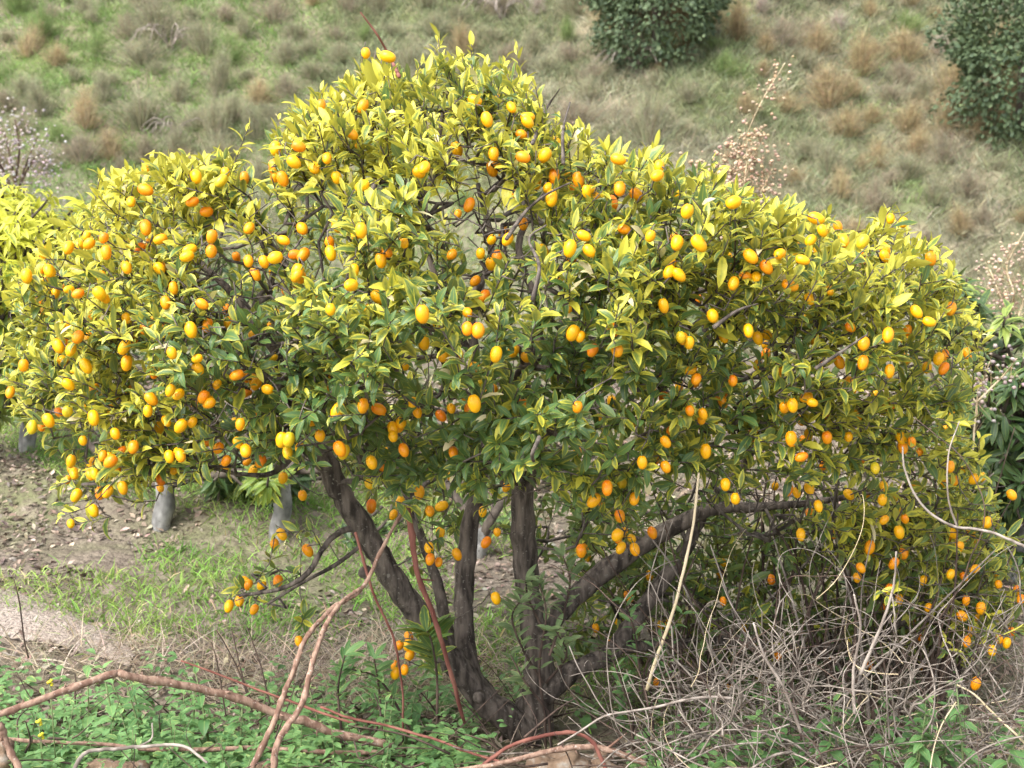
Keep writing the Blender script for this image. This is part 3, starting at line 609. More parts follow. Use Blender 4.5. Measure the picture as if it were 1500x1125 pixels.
# thin out leaves that would sit right in front of a fruit
lc = proj(LV[:, 12]); fc = proj(FP+FD*.018); drop = np.zeros(len(LV), bool)
for k in np.where(~deep)[0]:
    dd = (np.hypot(lc[:, 0]-fc[k, 0], lc[:, 1]-fc[k, 1]) < 17) & (lc[:, 2] < fc[k, 2]+.01); drop |= dd & (R.random(len(LV)) < .66)
for k in np.where(deep)[0][:999]:
    if k >= nf0: continue
    dd = (np.hypot(lc[:, 0]-fc[k, 0], lc[:, 1]-fc[k, 1]) < 13) & (lc[:, 2] < fc[k, 2]+.01); drop |= dd & (R.random(len(LV)) < .25)
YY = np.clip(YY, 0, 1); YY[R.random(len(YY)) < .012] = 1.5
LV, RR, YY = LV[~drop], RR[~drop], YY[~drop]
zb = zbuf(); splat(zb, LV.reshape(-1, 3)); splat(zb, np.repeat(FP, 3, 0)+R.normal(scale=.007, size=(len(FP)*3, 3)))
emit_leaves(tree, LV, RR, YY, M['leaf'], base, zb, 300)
# --- fruit objects
q = proj(FP+FD*.018); iy = np.clip((q[:, 1]/CELL).astype(int), 0, 187); ix = np.clip((q[:, 0]/CELL).astype(int), 0, 249)
fs = FSC/q[:, 2]*(1-.5*deep)*np.where(q[:, 2] < zb[iy, ix]+.05, 1, .6)*((q[:, 0] > 0) & (q[:, 0] < 1500)); order = np.argsort(-fs); rest = Geo()
for c, k in enumerate(order):
    Mx = frame(FD[k])*FSC[k]
    if c < 300:
        o = link('kumquat', FM[k % 6], tree); o.matrix_local = Matrix([list(Mx[0])+[FP[k][0]-base[0]], list(Mx[1])+[FP[k][1]-base[1]], list(Mx[2])+[FP[k][2]-base[2]], [0, 0, 0, 1]])
    else:
        V, Q, Tt, A = FG[k % 6]; rest.add(V@Mx.T+FP[k]-base, Q, Tt, a=k*.618 % 1); rest.C.append(np.repeat(A[:, None], 3, 1))
V = np.vstack(rest.V); tag(link('kumquats', make_mesh('kumquats', V, [np.vstack(rest.Q), np.vstack(rest.T)], M['fruit'], attrs=dict(stem=np.vstack(rest.C)[:, 0], rnd=np.concatenate(rest.A))), tree), kind='stuff')
# --- twigs: every shoot and fruit reaches back to the nearest wood
TP = []
for (gx, gy, rx, ry, m) in ((560,600,120,80,60),(470,480,60,70,60),(860,430,70,60,50),(690,275,80,85,110),(350,440,110,65,110),(330,520,110,55,100),(770,370,80,60,70),(880,640,110,65,70),(300,590,90,45,45),(410,560,70,85,70),(640,620,70,75,60),(1150,740,150,55,90),(720,480,580,250,420)):
    a = R.uniform(0, 6.28, m); q = np.sqrt(R.random(m)); x, y = gx+rx*q*np.cos(a), gy+ry*q*np.sin(a); TP.append(Pv(x, y, front(x, y)+R.uniform(.03, .42, m)))
TP = np.vstack(TP)
anch = np.vstack([SP-sdir*SL[:, None], FP-FD*.012, TP]); tips = np.vstack([SP, FP-FD*.012, TP])
buf = np.zeros((60000, 3)); buf[:NL] = np.array(nodes); cnt = NL; parent = -np.ones(60000, int); lv = np.zeros(60000)
od = np.array([np.min(np.linalg.norm(buf[:NL]-a, axis=1)) for a in anch]); od = np.argsort(od+R.normal(scale=.02, size=len(od)))
for i in od:
    a = anch[i]; dv = buf[:cnt]-a; dist = np.linalg.norm(dv, axis=1)+.35*np.clip(dv[:, 2], 0, None)+.25*np.clip(np.linalg.norm(buf[:cnt, :2]-CC[:2], axis=1)-np.linalg.norm(a[:2]-CC[:2]), 0, None)
    j = int(np.argmin(dist)); s = buf[j].copy(); L = np.linalg.norm(a-s); m = max(1, int(L/.045))
    bow = np.array([0, 0, -.10*L])+R.normal(scale=.05*L, size=3); prev = j
    for k in range(1, m+1):
        t = k/m; pt = s*(1-t)+a*t+bow*4*t*(1-t)*.6+(R.normal(scale=.004, size=3) if k < m else 0)
        buf[cnt] = pt; parent[cnt] = prev; prev = cnt; cnt += 1
    if i < len(SP): buf[cnt] = tips[i]; parent[cnt] = prev; cnt += 1
r = np.full(cnt, .0014); kids = [[] for _ in range(cnt)]; e = 2.5; acc = np.zeros(cnt)
for i in range(cnt-1, NL-1, -1):
    if acc[i] > 0: r[i] = min(max(acc[i]**(1/e), .0013), .009)
    acc[parent[i]] += r[i]**e
    kids[parent[i]].append(i)
tw = Geo(); done = np.zeros(cnt, bool)
def chain(start):
    c = [parent[start], start]; cur = start
    while kids[cur]:
        b_ = max(kids[cur], key=lambda x: r[x]); 
        for o in kids[cur]:
            if o != b_: st.append(o)
        c.append(b_); cur = b_
    return c
st = [i for i in range(NL, cnt) if parent[i] < NL]
while st:
    c = chain(st.pop()); rr = r[c].copy(); rr[0] = rr[1]; tw.tube(buf[c], rr, 5)
tag(link('twigs', tw.mesh('twigs', M['twig'], base), tree), kind='stuff')
# bare dead twigs standing out of the crown
for pts in ([(585,112),(572,85),(552,50),(528,18)], [(742,350),(770,310),(800,285),(835,268)], [(780,440),(790,390),(775,350),(800,330)], [(780,210),(800,160),(820,130)], [(825,240),(825,190),(835,150)], [(790,640),(780,672),(800,692),(818,705)], [(1195,540),(1240,510),(1270,490)], [(1045,480),(1080,455),(1110,445)]):
    g = Geo(); q = [P(a, b, (float(front(a, b))-.02) if inside(np.array([[a, b]]))[0] else BY-.1) for a, b in pts]; z = catmull(q, 5); g.tube(z, np.linspace(.0045, .0018, len(z)), 6, .2); link('dead_twig', g.mesh('dead_twig', M['twig'] if pts[0][1] != 112 else M['redcane'], base), tree)

# ------------------------------------------------------------------ mango trees behind
def mango(foot, wpx, label, shoots, m, ybase, nmax, fork, trunk_h=.32):
    b = G(*foot); b = np.array([b[0], b[1], float(gz(b[0], b[1]))]); rt = root('mango_tree', b, label, 'tree', None); r0 = wpx/2/F*b[1]*1.03
    top = b+np.array([.02, 0, trunk_h]); g = Geo()
    z = catmull([b-[0, 0, .1], b+[0, 0, .02], b+(top-b)*.5+[.01, 0, 0], top], 5); g.tube(z, np.linspace(r0*1.12, r0*.95, len(z)), 14, .12); link('trunk', g.mesh('trunk', M['white'], b), rt)
    hub = top
    for f in fork:
        q = [top-[0, 0, .03]]+[P(x, y, b[1]+dy) for x, y, dy in f]; z = catmull(q, 5); g = Geo(); g.tube(z, np.linspace(r0*.72, r0*.3, len(z)), 9, .15); link('limb', g.mesh('limb', M['mbark'], b), rt)
    B, D, N_, L, W, K_, Y_, R_ = [], [], [], [], [], [], [], []; g = Geo()
    mid = np.mean([P(x, y, Y) for x, y, Y in shoots], 0)
    for (x, y, Y) in shoots:
        p = P(x, y, Y); d = unit((p-mid)*.7+np.array([0, -.05, .55])+R.normal(scale=.25, size=3)); n = int(R.integers(9, 15)); a0 = R.uniform(0, 6.28); u = unit(np.cross(d, [.2, .4, .9])); v = np.cross(d, u); ys = R.normal(scale=.13); rs = R.random()
        s0 = p-d*.10; z = catmull([s0*.6+mid*.4+R.normal(scale=.05, size=3), s0, p], 3); g.tube(z, np.linspace(.008, .004, len(z)), 5)
        for k in range(n):
            an = a0+k*2.4; o = math.cos(an)*u+math.sin(an)*v; op = R.uniform(.7, 1.7); ld = unit(d*math.cos(op)+o*math.sin(op)+np.array([0, 0, -.12]))
            B.append(p-d*R.uniform(0, .06)); D.append(ld); N_.append(d+np.array([0, -.1, .5])+R.normal(scale=.2, size=3)); l = R.uniform(.06, .11); L.append(l); W.append(l*R.uniform(.2, .27)); K_.append(R.uniform(.5, 1.5)); Y_.append(ybase(x, y)+ys+R.normal(scale=.08)); R_.append(np.clip(.5*rs+.5*R.random(), 0, 1))
    tag(link('twigs', g.mesh('twigs', M['mbark'], b), rt), kind='stuff')
    B, D, N_, L, W, K_, Y_, R_ = map(np.array, (B, D, N_, L, W, K_, Y_, R_)); V = leaves(B, D, N_, L, W, K_, .3, .85, .1); splat(zb, V.reshape(-1, 3))
    emit_leaves(rt, V, R_, np.clip(Y_, 0, 1), m, b, zb, nmax); return rt
def cloud(n, cx, cy, rx, ry, Y, dY):
    o = []
    for _ in range(n):
        a = R.normal(size=3); a = a/np.linalg.norm(a)*R.random()**.25; o.append((cx+a[0]*rx, cy+a[1]*ry, Y+a[2]*dY))
    return o
yb = lambda x, y: .08+.6*float(sstep(600, 300, y))
mango((40, 660), 23, 'mango tree with whitewashed trunk at the left edge with yellow green leaves', cloud(430, 20, 435, 190, 175, 6.3, .6), M['mango'], yb, 160, [[(60,600,0),(80,540,-.1),(90,470,-.2)], [(20,600,.1),(-20,540,.2),(-60,480,.2)], [(45,590,.2),(40,500,.4),(30,420,.4)]])
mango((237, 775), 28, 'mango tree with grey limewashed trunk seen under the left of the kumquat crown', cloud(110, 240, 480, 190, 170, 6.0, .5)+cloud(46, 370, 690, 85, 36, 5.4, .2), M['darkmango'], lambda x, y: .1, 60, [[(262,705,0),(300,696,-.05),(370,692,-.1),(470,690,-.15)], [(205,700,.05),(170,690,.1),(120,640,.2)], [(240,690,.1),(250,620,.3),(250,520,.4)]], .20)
mango((408, 790), 27, 'mango tree with whitewashed trunk and hanging bright leaves behind the leaning limb', cloud(8, 385, 700, 22, 18, 5.05, .08)+cloud(12, 400, 700, 60, 30, 5.5, .2)+cloud(70, 500, 560, 170, 150, 6.2, .4), M['mango'], lambda x, y: .16, 70, [[(425,690,0),(460,640,.1),(520,560,.3)], [(390,690,.1),(370,640,.3),(360,560,.5)]], .24)
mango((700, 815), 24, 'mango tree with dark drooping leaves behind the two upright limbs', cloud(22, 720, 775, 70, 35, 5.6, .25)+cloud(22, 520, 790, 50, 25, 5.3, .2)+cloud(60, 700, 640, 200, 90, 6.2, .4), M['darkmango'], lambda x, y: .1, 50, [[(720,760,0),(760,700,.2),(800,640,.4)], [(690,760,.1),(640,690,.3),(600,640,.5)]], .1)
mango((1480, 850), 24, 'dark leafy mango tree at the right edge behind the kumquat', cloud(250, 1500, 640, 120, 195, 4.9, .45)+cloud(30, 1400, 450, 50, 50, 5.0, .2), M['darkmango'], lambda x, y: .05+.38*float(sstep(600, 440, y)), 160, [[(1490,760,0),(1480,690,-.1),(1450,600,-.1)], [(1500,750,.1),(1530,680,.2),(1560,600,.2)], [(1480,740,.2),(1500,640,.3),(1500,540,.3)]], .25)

# ------------------------------------------------------------------ dark evergreen trees on the slope
def dark_tree(px, py, rx, ry, label, n, seed):
    f = G(px, py); s = f[1]/F; rt = root('evergreen_tree', f, label, 'tree'); A, Bz = rx*s, ry*s
    g = Geo(); g.tube(catmull([f*0+[0, 0, -.2], [.03, 0, Bz*.35], [0, .05, Bz*.9]], 4), np.linspace(.09, .04, 9), 9, .2); link('trunk', g.mesh('trunk', M['mbark']), rt)
    d = unit(R.normal(size=(n, 3))); d[:, 2] = np.abs(d[:, 2])*np.sign(R.random(n)-.3); rad = (.62+.38*R.random(n)**.5)*(1+.62*(noise(d*2.2, 1, seed)-.5)+.4*(noise(d*5, 1, seed+1)-.5))
    rad = rad*np.where(R.random(n) < .07, R.uniform(1.05, 1.2, n), 1); p = d*rad[:, None]*np.array([A, A, Bz])+np.array([0, 0, Bz*.8]); dd = unit(d+R.normal(scale=.6, size=(n, 3))); 
    l = R.uniform(.045, .09, n); V = leaves(p, dd, d*.5+np.array([0, -.1, .7])+R.normal(scale=.4, size=(n, 3)), l, l*.62, R.uniform(.1, .9, n), .2, .9)
    tag(link('crown', leaf_mesh('crown', V, R.random(n), np.clip(.25*noise(p, 2.2, 3)+R.normal(scale=.1, size=n), 0, 1), M['bush'], (0, 0, 0)), rt), kind='stuff')
dark_tree(958, 92, 92, 90, 'dark green round carob tree at the top of the slope', 11000, 1)
dark_tree(1490, 195, 112, 120, 'dark blue green tree at the right edge of the slope', 14000, 4)

# ------------------------------------------------------------------ blossom and seed head plants
def ball(g, c, r, col):
    V = []; 
    for z, k in ((-.6, 4), (.15, 5), (.8, 3)):
        for i in range(k): a = i*6.28/k+z; q = math.sqrt(1-z*z); V.append((math.cos(a)*q, math.sin(a)*q, z))
    V = np.array(V)*r*R.uniform(.75, 1.2, (12, 1))+c
    g.add(V, None, np.array([(0,1,4),(1,5,4),(1,2,6),(1,6,5),(2,3,7),(2,7,6),(3,0,8),(3,8,7),(0,4,8),(4,5,9),(5,6,10),(5,10,9),(6,7,10),(7,8,11),(7,11,10),(8,4,11),(4,9,11),(9,10,11),(0,3,2),(0,2,1)]), jit(col, 1, .15))
def puffs(name, lines, Y, label, cat, col, nper, spread, r, m, tubeR, pn):
    f = P(lines[0][0][0], lines[0][0][1], Y); b = np.array([f[0], f[1], float(gz(f[0], f[1]))]); rt = root(name, b, label, cat); g2 = Geo()
    for ln in lines:
        q = [P(a, c, Y+R.normal(scale=.06)) for a, c in ln]
        if ln is lines[0]: q = [b]+q
        z = catmull(q, 6); g = Geo(); g.tube(z, np.linspace(tubeR, tubeR*.4, len(z)), 5); link('stalk', g.mesh('stalk', m, b), rt)
        st_ = 6 if ln is lines[0] else 0
        for _ in range(nper): 
            k = R.integers(st_, len(z)); c = z[k]+R.normal(scale=spread, size=3)*(1.1-k/len(z)*.6); ball(g2, c, r*R.uniform(.6, 1.2), col)
            g3 = z[max(0, k-2)]; g = g2; g2.add(np.array([g3, g3+[.002, 0, .001], c]), None, np.array([(0, 1, 2)]), jit((.3, .22, .13), 1, .1))
    tag(link(pn, g2.mesh(pn, M['litter'], b, smooth=False), rt), kind='stuff')
puffs('seed_head_weed', [[(1060,330),(1075,250),(1110,160),(1150,92)],[(1075,300),(1100,240),(1120,195)],[(1065,310),(1055,260),(1070,215)],[(1080,330),(1115,280),(1130,250)],[(1060,330),(1035,280),(1020,235)],[(1070,320),(1090,270),(1095,200)]], 5.6, 'tall dry weed with fluffy beige seed heads leaning behind the kumquat crown', 'weed', (.42, .31, .21), 120, .05, .0085, M['straw'], .0035, 'seed_heads')
puffs('seed_head_weed', [[(1480,480),(1485,430),(1475,390),(1500,340)],[(1480,470),(1460,420),(1450,395)],[(1490,470),(1510,410),(1520,370)]], 5.8, 'dry seed head weed at the right edge above the mango leaves', 'weed', (.44, .33, .25), 90, .065, .008, M['straw'], .006, 'seed_heads')
puffs('seed_head_weed', [[(1430,600),(1440,560),(1450,530)],[(1430,590),(1470,550),(1490,525)],[(1430,590),(1410,560),(1420,530)]], 4.4, 'short weed with purplish grey seed heads in front of the right mango tree', 'weed', (.36, .29, .27), 36, .045, .007, M['straw'], .004, 'seed_heads')
puffs('blossom_tree', [[(20,330),(22,280),(15,230),(5,190)],[(22,300),(35,250),(55,200)],[(20,290),(45,240),(60,225)],[(18,280),(-10,220),(-30,180)],[(22,270),(28,220),(22,175)]], 13.0, 'small almond tree with pale pink blossom at the left edge', 'tree', (.42, .36, .35), 130, .2, .013, M['dtwig'], .014, 'blossoms')

# ------------------------------------------------------------------ orchard floor: grass, litter, clods, straw
def gpts(n, x0, x1, y0, y1):
    p = np.stack([R.uniform(x0, x1, n), R.uniform(y0, y1, n)], 1); return np.concatenate([p, gz(p[:, 0], p[:, 1])[:, None]], 1)
p = gpts(130000, -3.2, 3.4, 3.4, 8.6); q = proj(p)
def gmask(p, q):
  gm = np.zeros(len(p))
  for (cx, cy, rx, ry, sl_) in ((210,895,290,45,.10),(420,760,240,60,.42),(130,680,170,32,.40),(330,850,110,38,.2),(60,640,90,25,.2),(560,850,80,60,.2),(1000,1010,160,60,0),(740,960,90,60,0),(620,760,140,50,.2)):
    d = ((q[:, 0]-cx)/rx)**2+((q[:, 1]-cy-sl_*(q[:, 0]-cx))/ry)**2; gm = np.maximum(gm, np.exp(-d*1.2))
  return gm
gm = gmask(p, q)
gm = gm*(.75+1.1*fbm(p[:, :2], 2.2, 3)); k = gm+R.normal(scale=.10, size=len(p)) > .36
p = p[k]; n = len(p); d = np.stack([R.normal(scale=.5, size=n), R.normal(scale=.5, size=n), np.ones(n)], 1)
c = jit(lerp((.15, .30, .055), (.29, .40, .10), noise(p[:, :2], 3., 2)), n, .22); s = R.random(n) < .1; c[s] = jit((.42, .36, .2), s.sum())
V, Q, C = blades(p, d, R.uniform(.02, .075, n), R.uniform(.0035, .0065, n), c, R.uniform(.2, .9, n), 2)
tag(link('orchard_grass', make_mesh('orchard_grass', V, [Q], M['grass'], cols=C)), 'short green grass between the orchard rows', None, None, 'stuff')
# fallen leaves
p = gpts(52000, -3.2, 3.2, 3.3, 8.4); q = proj(p); k = (fbm(p[:, :2], 1.7, 8) > .36) & (R.random(len(p)) > gmask(p, q)*1.1); p = p[k]; n = len(p)
a = R.uniform(0, 6.28, n); d = np.stack([np.cos(a), np.sin(a), R.normal(scale=.25, size=n)], 1); l = R.uniform(.016, .046, n)
V = leaves(p+[0, 0, .008], d, np.stack([R.normal(scale=.45, size=n), R.normal(scale=.45, size=n), np.ones(n)], 1), l, l*R.uniform(.3, .5, n), R.uniform(-.9, 1.6, n), .3, .9, .3)
V = V.reshape(n, 6, 5, 3)[:, [0, 2, 3, 5]][:, :, [0, 2, 4]].reshape(n*12, 3); i = (np.arange(3)[:, None]*3+np.arange(2)[None]).ravel(); lq = np.stack([i, i+1, i+4, i+3], 1); Q = (lq[None]+(np.arange(n)*12)[:, None, None]).reshape(-1, 4)
u = R.random(n); c = np.where((u < .5)[:, None], (.19, .145, .11), np.where((u < .8)[:, None], (.31, .255, .20), (.105, .08, .062))); c = jit(c, n, .25)
tag(link('leaf_litter', make_mesh('leaf_litter', V, [Q], M['litter'], cols=np.repeat(c, 12, 0))), 'brown fallen leaves covering the orchard soil', None, None, 'stuff')
# dry straw grass in front of the tree
p = gpts(15000, -1.6, 1.6, 3.25, 4.2); q = proj(p); k = (np.exp(-((q[:, 0]-560)/230)**2-((q[:, 1]-1010)/70)**2)*1.3+np.exp(-((q[:, 0]-200)/200)**2-((q[:, 1]-965)/35)**2)*.7+.5*(q[:, 0] > 950)+.3*noise(p[:, :2], 5)-.25 > R.random(len(p))); p = p[k]; n = len(p)
d = np.stack([R.normal(scale=.9, size=n), R.normal(scale=.9, size=n), np.ones(n)], 1); c = jit(lerp((.50, .42, .33), (.38, .32, .22), R.random(n)), n, .2)
V, Q, C = blades(p, d, R.uniform(.05, .2, n), R.uniform(.002, .0045, n), c, R.uniform(.2, 1., n), 4)
tag(link('dry_grass', make_mesh('dry_grass', V, [Q], M['grass'], cols=C)), 'pale dry straw grass in front of the trunk', None, None, 'stuff')

# ------------------------------------------------------------------ foreground weeds
def nettle_geo(h, n, lw):
    B, D, N_, L = [], [], [], []; a0 = R.uniform(0, 6.28); lean = R.normal(scale=.12, size=2)
    for k in range(n):
        f = (k+1)/n; z = h*(.25+.75*f)
        for s in (0, math.pi):
            a = a0+k*1.57+s+R.normal(scale=.15); e = -.15+.9*f*f
            B.append((lean[0]*z, lean[1]*z, z)); D.append((math.cos(a), math.sin(a), e)); N_.append((-math.cos(a)*.3, -math.sin(a)*.3-.1, 1)); L.append(lw*(1.05-.55*f*f)*R.uniform(.85, 1.15))
    B, D, N_, L = np.array(B), np.array(D, float), np.array(N_, float), np.array(L)
    V = leaves(B, D, N_, L, L*R.uniform(.42, .54, len(L)), R.uniform(.3, 1.1, len(L)), .22, .62, .16)
    g = Geo(); g.tube(np.array([[0, 0, -.03], [lean[0]*h*.5, lean[1]*h*.5, h*.5], [lean[0]*h, lean[1]*h, h]]), [.0028, .0024, .0014], 5)
    return V, g
VAR = [nettle_geo(R.uniform(.19, .27), 6, .05) for _ in range(5)]
protos = []
def weed(kind, loc, s, rz, label, grp):
    if len(protos) <= kind:
        V, g = VAR[kind]; rt = root('nettle_plant', loc, label, 'weed', grp); link('stem', g.mesh('stem', M['sage']), rt)
        rn = R.random()
        for i in range(len(V)): link('leaf', leaf_mesh('leaf', V[i:i+1], np.array([np.clip(rn+R.normal(scale=.15), 0, 1)]), np.array([.08+.2*(i > len(V)-3)]), M['nettle'], V[i, 0]), rt, tuple(V[i, 0]))
        protos.append(rt)
    else: rt = dup(protos[kind]); rt.location = tuple(loc); tag(rt, label, 'weed', grp)
    rt.rotation_euler = (0, 0, rz); rt.scale = (s, s, s); return rt
GW = 'green nettle plants in the front left corner'
near = []
for k in range(900):
    x, y = R.uniform(-1.25, .05), R.uniform(2.72, 3.45)
    if len(near) >= 62: break
    qq = proj(np.array([x, y, float(gz(x, y))]))
    if qq[1] > 1130 and R.random() < .6 or (qq[1] > 1080 and qq[0] > 590): continue
    if near and min((x-a)**2+(y-b_)**2 for a, b_ in near) < .085**2: continue
    near.append((x, y))
for k, (x, y) in enumerate(near):
    q = proj(np.array([x, y, float(gz(x, y))+.15])); yl_ = np.interp(q[0], [0, 170, 560], [1045, 988, 1090]); xl = np.interp(q[1], [862, 1125], [530, 370])
    wp = ('behind the bent pinkish cane, near the sandy path' if q[0] < 170 else 'behind the long pinkish cane, left of the leaning pair') if q[1] < yl_ and q[0] < xl else 'between the leaning canes and the trunk foot' if q[0] >= xl+40 and q[1] < 1085 else 'at the bottom edge right of the leaning canes' if q[0] >= xl+40 else 'under the bent cane at the left bottom corner' if q[0] < 170 else 'in front of the long pinkish cane'
    weed(k if k < 5 else int(R.integers(5)), (x, y, float(gz(x, y))), R.uniform(.65, 1.15)*float(.5+.55*sstep(2.85, 3.25, y)), R.uniform(0, 6.28), 'green nettle plant '+wp, 'green nettles '+wp[6:] if wp[:6] == 'front ' else 'nettles '+wp)
for (px, py, Y) in ((1380,1000,3.0),(1360,1050,2.95),(1405,960,3.1),(1345,1045,2.9),(1420,1060,2.9),(1330,1075,2.9),(1040,1085,3.1),(1090,1100,3.0),(990,1060,3.2),(1210,1095,2.95),(1455,1095,2.85),(1290,1040,3.05),(1150,1040,3.2)):
    b = P(px, py+40, Y); weed(int(R.integers(5)), (b[0], b[1], float(gz(b[0], b[1]))), R.uniform(.75, 1.15), R.uniform(0, 6.28), 'green nettle plant growing through the dead vines at lower right', 'nettles among the dead vines')
# the carpet of smaller weeds, beyond counting
p = gpts(3000, -1.6, 1.3, 2.6, 3.85); w_ = sstep(.35, -.5, p[:, 0])*(1-.75*sstep(3.25, 3.6, p[:, 1]))+.22; p = p[R.random(len(p)) < w_*(.4+noise(p[:, :2], 3))*.62]
q = proj(p); p = p[(q[:, 1] < 1085) | (np.abs(q[:, 0]-820) > 110)]
B, D, N_, L = [], [], [], []
for c in p:
    h = R.uniform(.04, .16)*float(.45+.55*sstep(2.85, 3.25, c[1])); a0 = R.uniform(0, 6.28); ln = R.normal(scale=.25, size=2)
    for k in range(9):
        a = a0+k*2.4; f = k/8; B.append(c+[ln[0]*h*f, ln[1]*h*f, h*(.3+.7*f)]); D.append((math.cos(a), math.sin(a), .6*f-.1)); N_.append((0, -.1, 1)); L.append(R.uniform(.022, .05)*(1.1-.5*f))
B, D, N_, L = np.array(B), np.array(D), np.array(N_, float)+R.normal(scale=.2, size=(len(D), 3)), np.array(L)
V = leaves(B, D, N_, L, L*R.uniform(.4, .65, len(L)), R.uniform(.2, 1.2, len(L)), .2, .75); nb = len(V)
tag(link('weed_carpet', leaf_mesh('weed_carpet', V, np.repeat(R.random(len(p)), 9), np.clip(R.normal(.08, .12, nb), 0, 1), M['nettle'], (0, 0, 0))), 'carpet of small green weeds along the front bank', None, None, 'stuff')
# small yellow flowers
for (px, py) in ((73, 1000), (57, 1058), (60, 1078)):
    g = Geo(); c = P(px, py, 2.95)
    for k in range(7): ball(g, c+np.array([math.cos(k)*.004, math.sin(k)*.004, .002*k-.006]), .004, (.75, .62, .05))
    b = np.array([c[0], c[1], float(gz(c[0], c[1]))]); rt = root('yellow_flower', b, 'tiny yellow flower spike among the nettles at lower left', 'flower', 'yellow flowers in the nettles'); link('blossom', g.mesh('blossom', M['litter'], b), rt)
    g = Geo(); g.tube(np.array([b, c]), .0015, 5); link('stem', g.mesh('stem', M['sage'], b), rt)

# leafy grey green shoots around the trunk foot
def sprout(stems, Yo, label, lw, m, name='sapling'):
    x0 = P(stems[0][0][0], stems[0][0][1], BY+Yo); b = np.array([x0[0], x0[1], float(gz(x0[0], x0[1]))]); rt = root(name, b, label, 'shrub')
    for s in stems:
        q = catmull([P(a, c, BY+Yo+R.normal(scale=.03)) for a, c in s], 6); q[0, 2] = min(q[0, 2], float(gz(q[0, 0], q[0, 1]))-.01) if s[0][1] > 1020 else q[0, 2]
        g = Geo(); g.tube(q, np.linspace(.004, .0018, len(q)), 5); link('stem', g.mesh('stem', M['dtwig'], b), rt)
        for j in range(len(q)//3, len(q)):
            for k in range(2+2*(j == len(q)-1)):
                a = R.uniform(0, 6.28); t = unit(q[j]-q[j-1]); d = unit(t*.7+np.array([math.cos(a), math.sin(a), .1])); l = lw*R.uniform(.7, 1.2)
                V = leaves(q[j:j+1], d[None], (t+np.array([0, -.2, .7]))[None], np.array([l]), np.array([l*.27]), np.array([R.uniform(.1, .9)]), .2, .95)
                link('leaf', leaf_mesh('leaf', V, np.array([R.random()]), np.array([R.uniform(0, .3)]), m, V[0, 0]), rt, tuple(V[0, 0]-b))
sprout([[(800,1060),(790,980),(800,900),(790,855)],[(805,960),(825,900),(835,850),(825,815)],[(795,1000),(765,950),(750,905),(762,880)],[(800,930),(775,880),(770,850)],[(800,1000),(830,960),(815,925)],[(810,1050),(770,1000),(748,960)]], -.22, 'grey green leafy shoots growing up against the trunk', .052, M['sage'])
sprout([[(960,1070),(940,1000),(930,930),(915,880)],[(950,1040),(975,980),(985,930)],[(930,1050),(910,1000),(895,960)],[(945,1010),(960,950),(1000,900)]], -.2, 'thin weedy sapling with small leaves right of the trunk', .04, M['nettle'])
sprout([[(500,1070),(495,1010),(505,960)],[(560,1080),(555,1010),(548,965)],[(610,1090),(560,1000),(515,980)]], -.25, 'thin leafy weed between the two leaning canes and the trunk', .055, M['nettle'])
# broad dark leaves at the low cluster, as their own drooping sprig
sprout([[(640,1060),(640,990),(632,940),(625,925)]], -.3, 'low sprig with large dark leaves beside the hanging fruit left of the trunk', .085, M['leaf'])

# ------------------------------------------------------------------ canes and sticks in the foreground
def cane(pts, rpx, m, label, name='cane', rough=.12, nodes_=True, cat='branch', grp=None):
    q = np.array([P(a, b, Y) for a, b, Y in pts]); r3 = np.interp(np.arange(len(pts)), [0, len(pts)-1], rpx)*.72/F*q[:, 1]
    z = catmull(np.hstack([q, r3[:, None]]), 8); org = z[0, :3].copy(); rr = z[:, 3].copy()
    z[:, :3] += (noise(z[:, :3], 9, 2)-.5)[:, None]*np.array([.012, .01, .012])
    if nodes_: 
        for k in range(4, len(rr)-2, 7): rr[k] *= 1.2
    z[:, :3] += R.normal(scale=.12, size=(len(z), 3))*rr[:, None]
    g = Geo(); g.tube(z[:, :3], rr, 9, rough)
    if m in ('cane', 'redcane'):
        for k in range(5, len(rr)-3, 5):
            dv = unit(R.normal(size=3)+[0, -.3, .4]); t_ = unit(z[k+1, :3]-z[k, :3]); dv = unit(dv-t_*(dv@t_)+t_*.5); L = rr[k]*R.uniform(1.4, 2.6)*(4 if R.random() < .15 else 1)
            g.tube([z[k, :3], z[k, :3]+dv*L*.6, z[k, :3]+dv*L], np.array([.42, .3, .1])*rr[k], 5)
    o = link(name, g.mesh(name, M[m], org), None, tuple(org)); tag(o, label, cat, grp); return o
cane([(-30,1056,2.72),(70,1020,2.78),(168,988,2.85)], (7,8.5), 'cane', 'thick pinkish cane rising from the left edge to a broken bend')
cane([(170,988,2.85),(290,1012,2.93),(420,1050,3.0),(500,1074,3.04),(568,1095,3.06)], (8.5,9.5), 'cane', 'long thick pinkish cane with a sawn end running from the bend down to the right')
cane([(0,1060,2.74),(8,1090,2.74),(30,1135,2.72)], (8,8), 'cane', 'short pinkish cane dropping off the bottom left corner')
cane([(362,1140,2.76),(398,1060,2.8),(428,985,2.86),(448,935,2.9),(490,888,2.98),(530,862,3.02),(560,800,3.05),(594,742,3.1)], (7,3.5), 'cane', 'left of two pinkish canes leaning up towards the left limb')
cane([(400,1140,2.74),(404,1090,2.76),(440,1035,2.8),(456,975,2.84),(476,920,2.9),(500,882,2.96),(528,862,3.0)], (8,4), 'cane', 'right of two pinkish canes leaning together, meeting the other at its tip')
cane([(-20,1083,2.95),(90,1090,2.97),(210,1094,3.0),(360,1098,3.02),(560,1103,3.05)], (3.5,6), 'cane', 'straight cane lying low through the nettles along the bottom')
cane([(596,745,3.12),(608,830,3.12),(638,900,3.15),(660,980,3.2),(678,1060,3.25)], (7,4), 'redcane', 'dark red cane hanging down in front of the limbs to the ground')
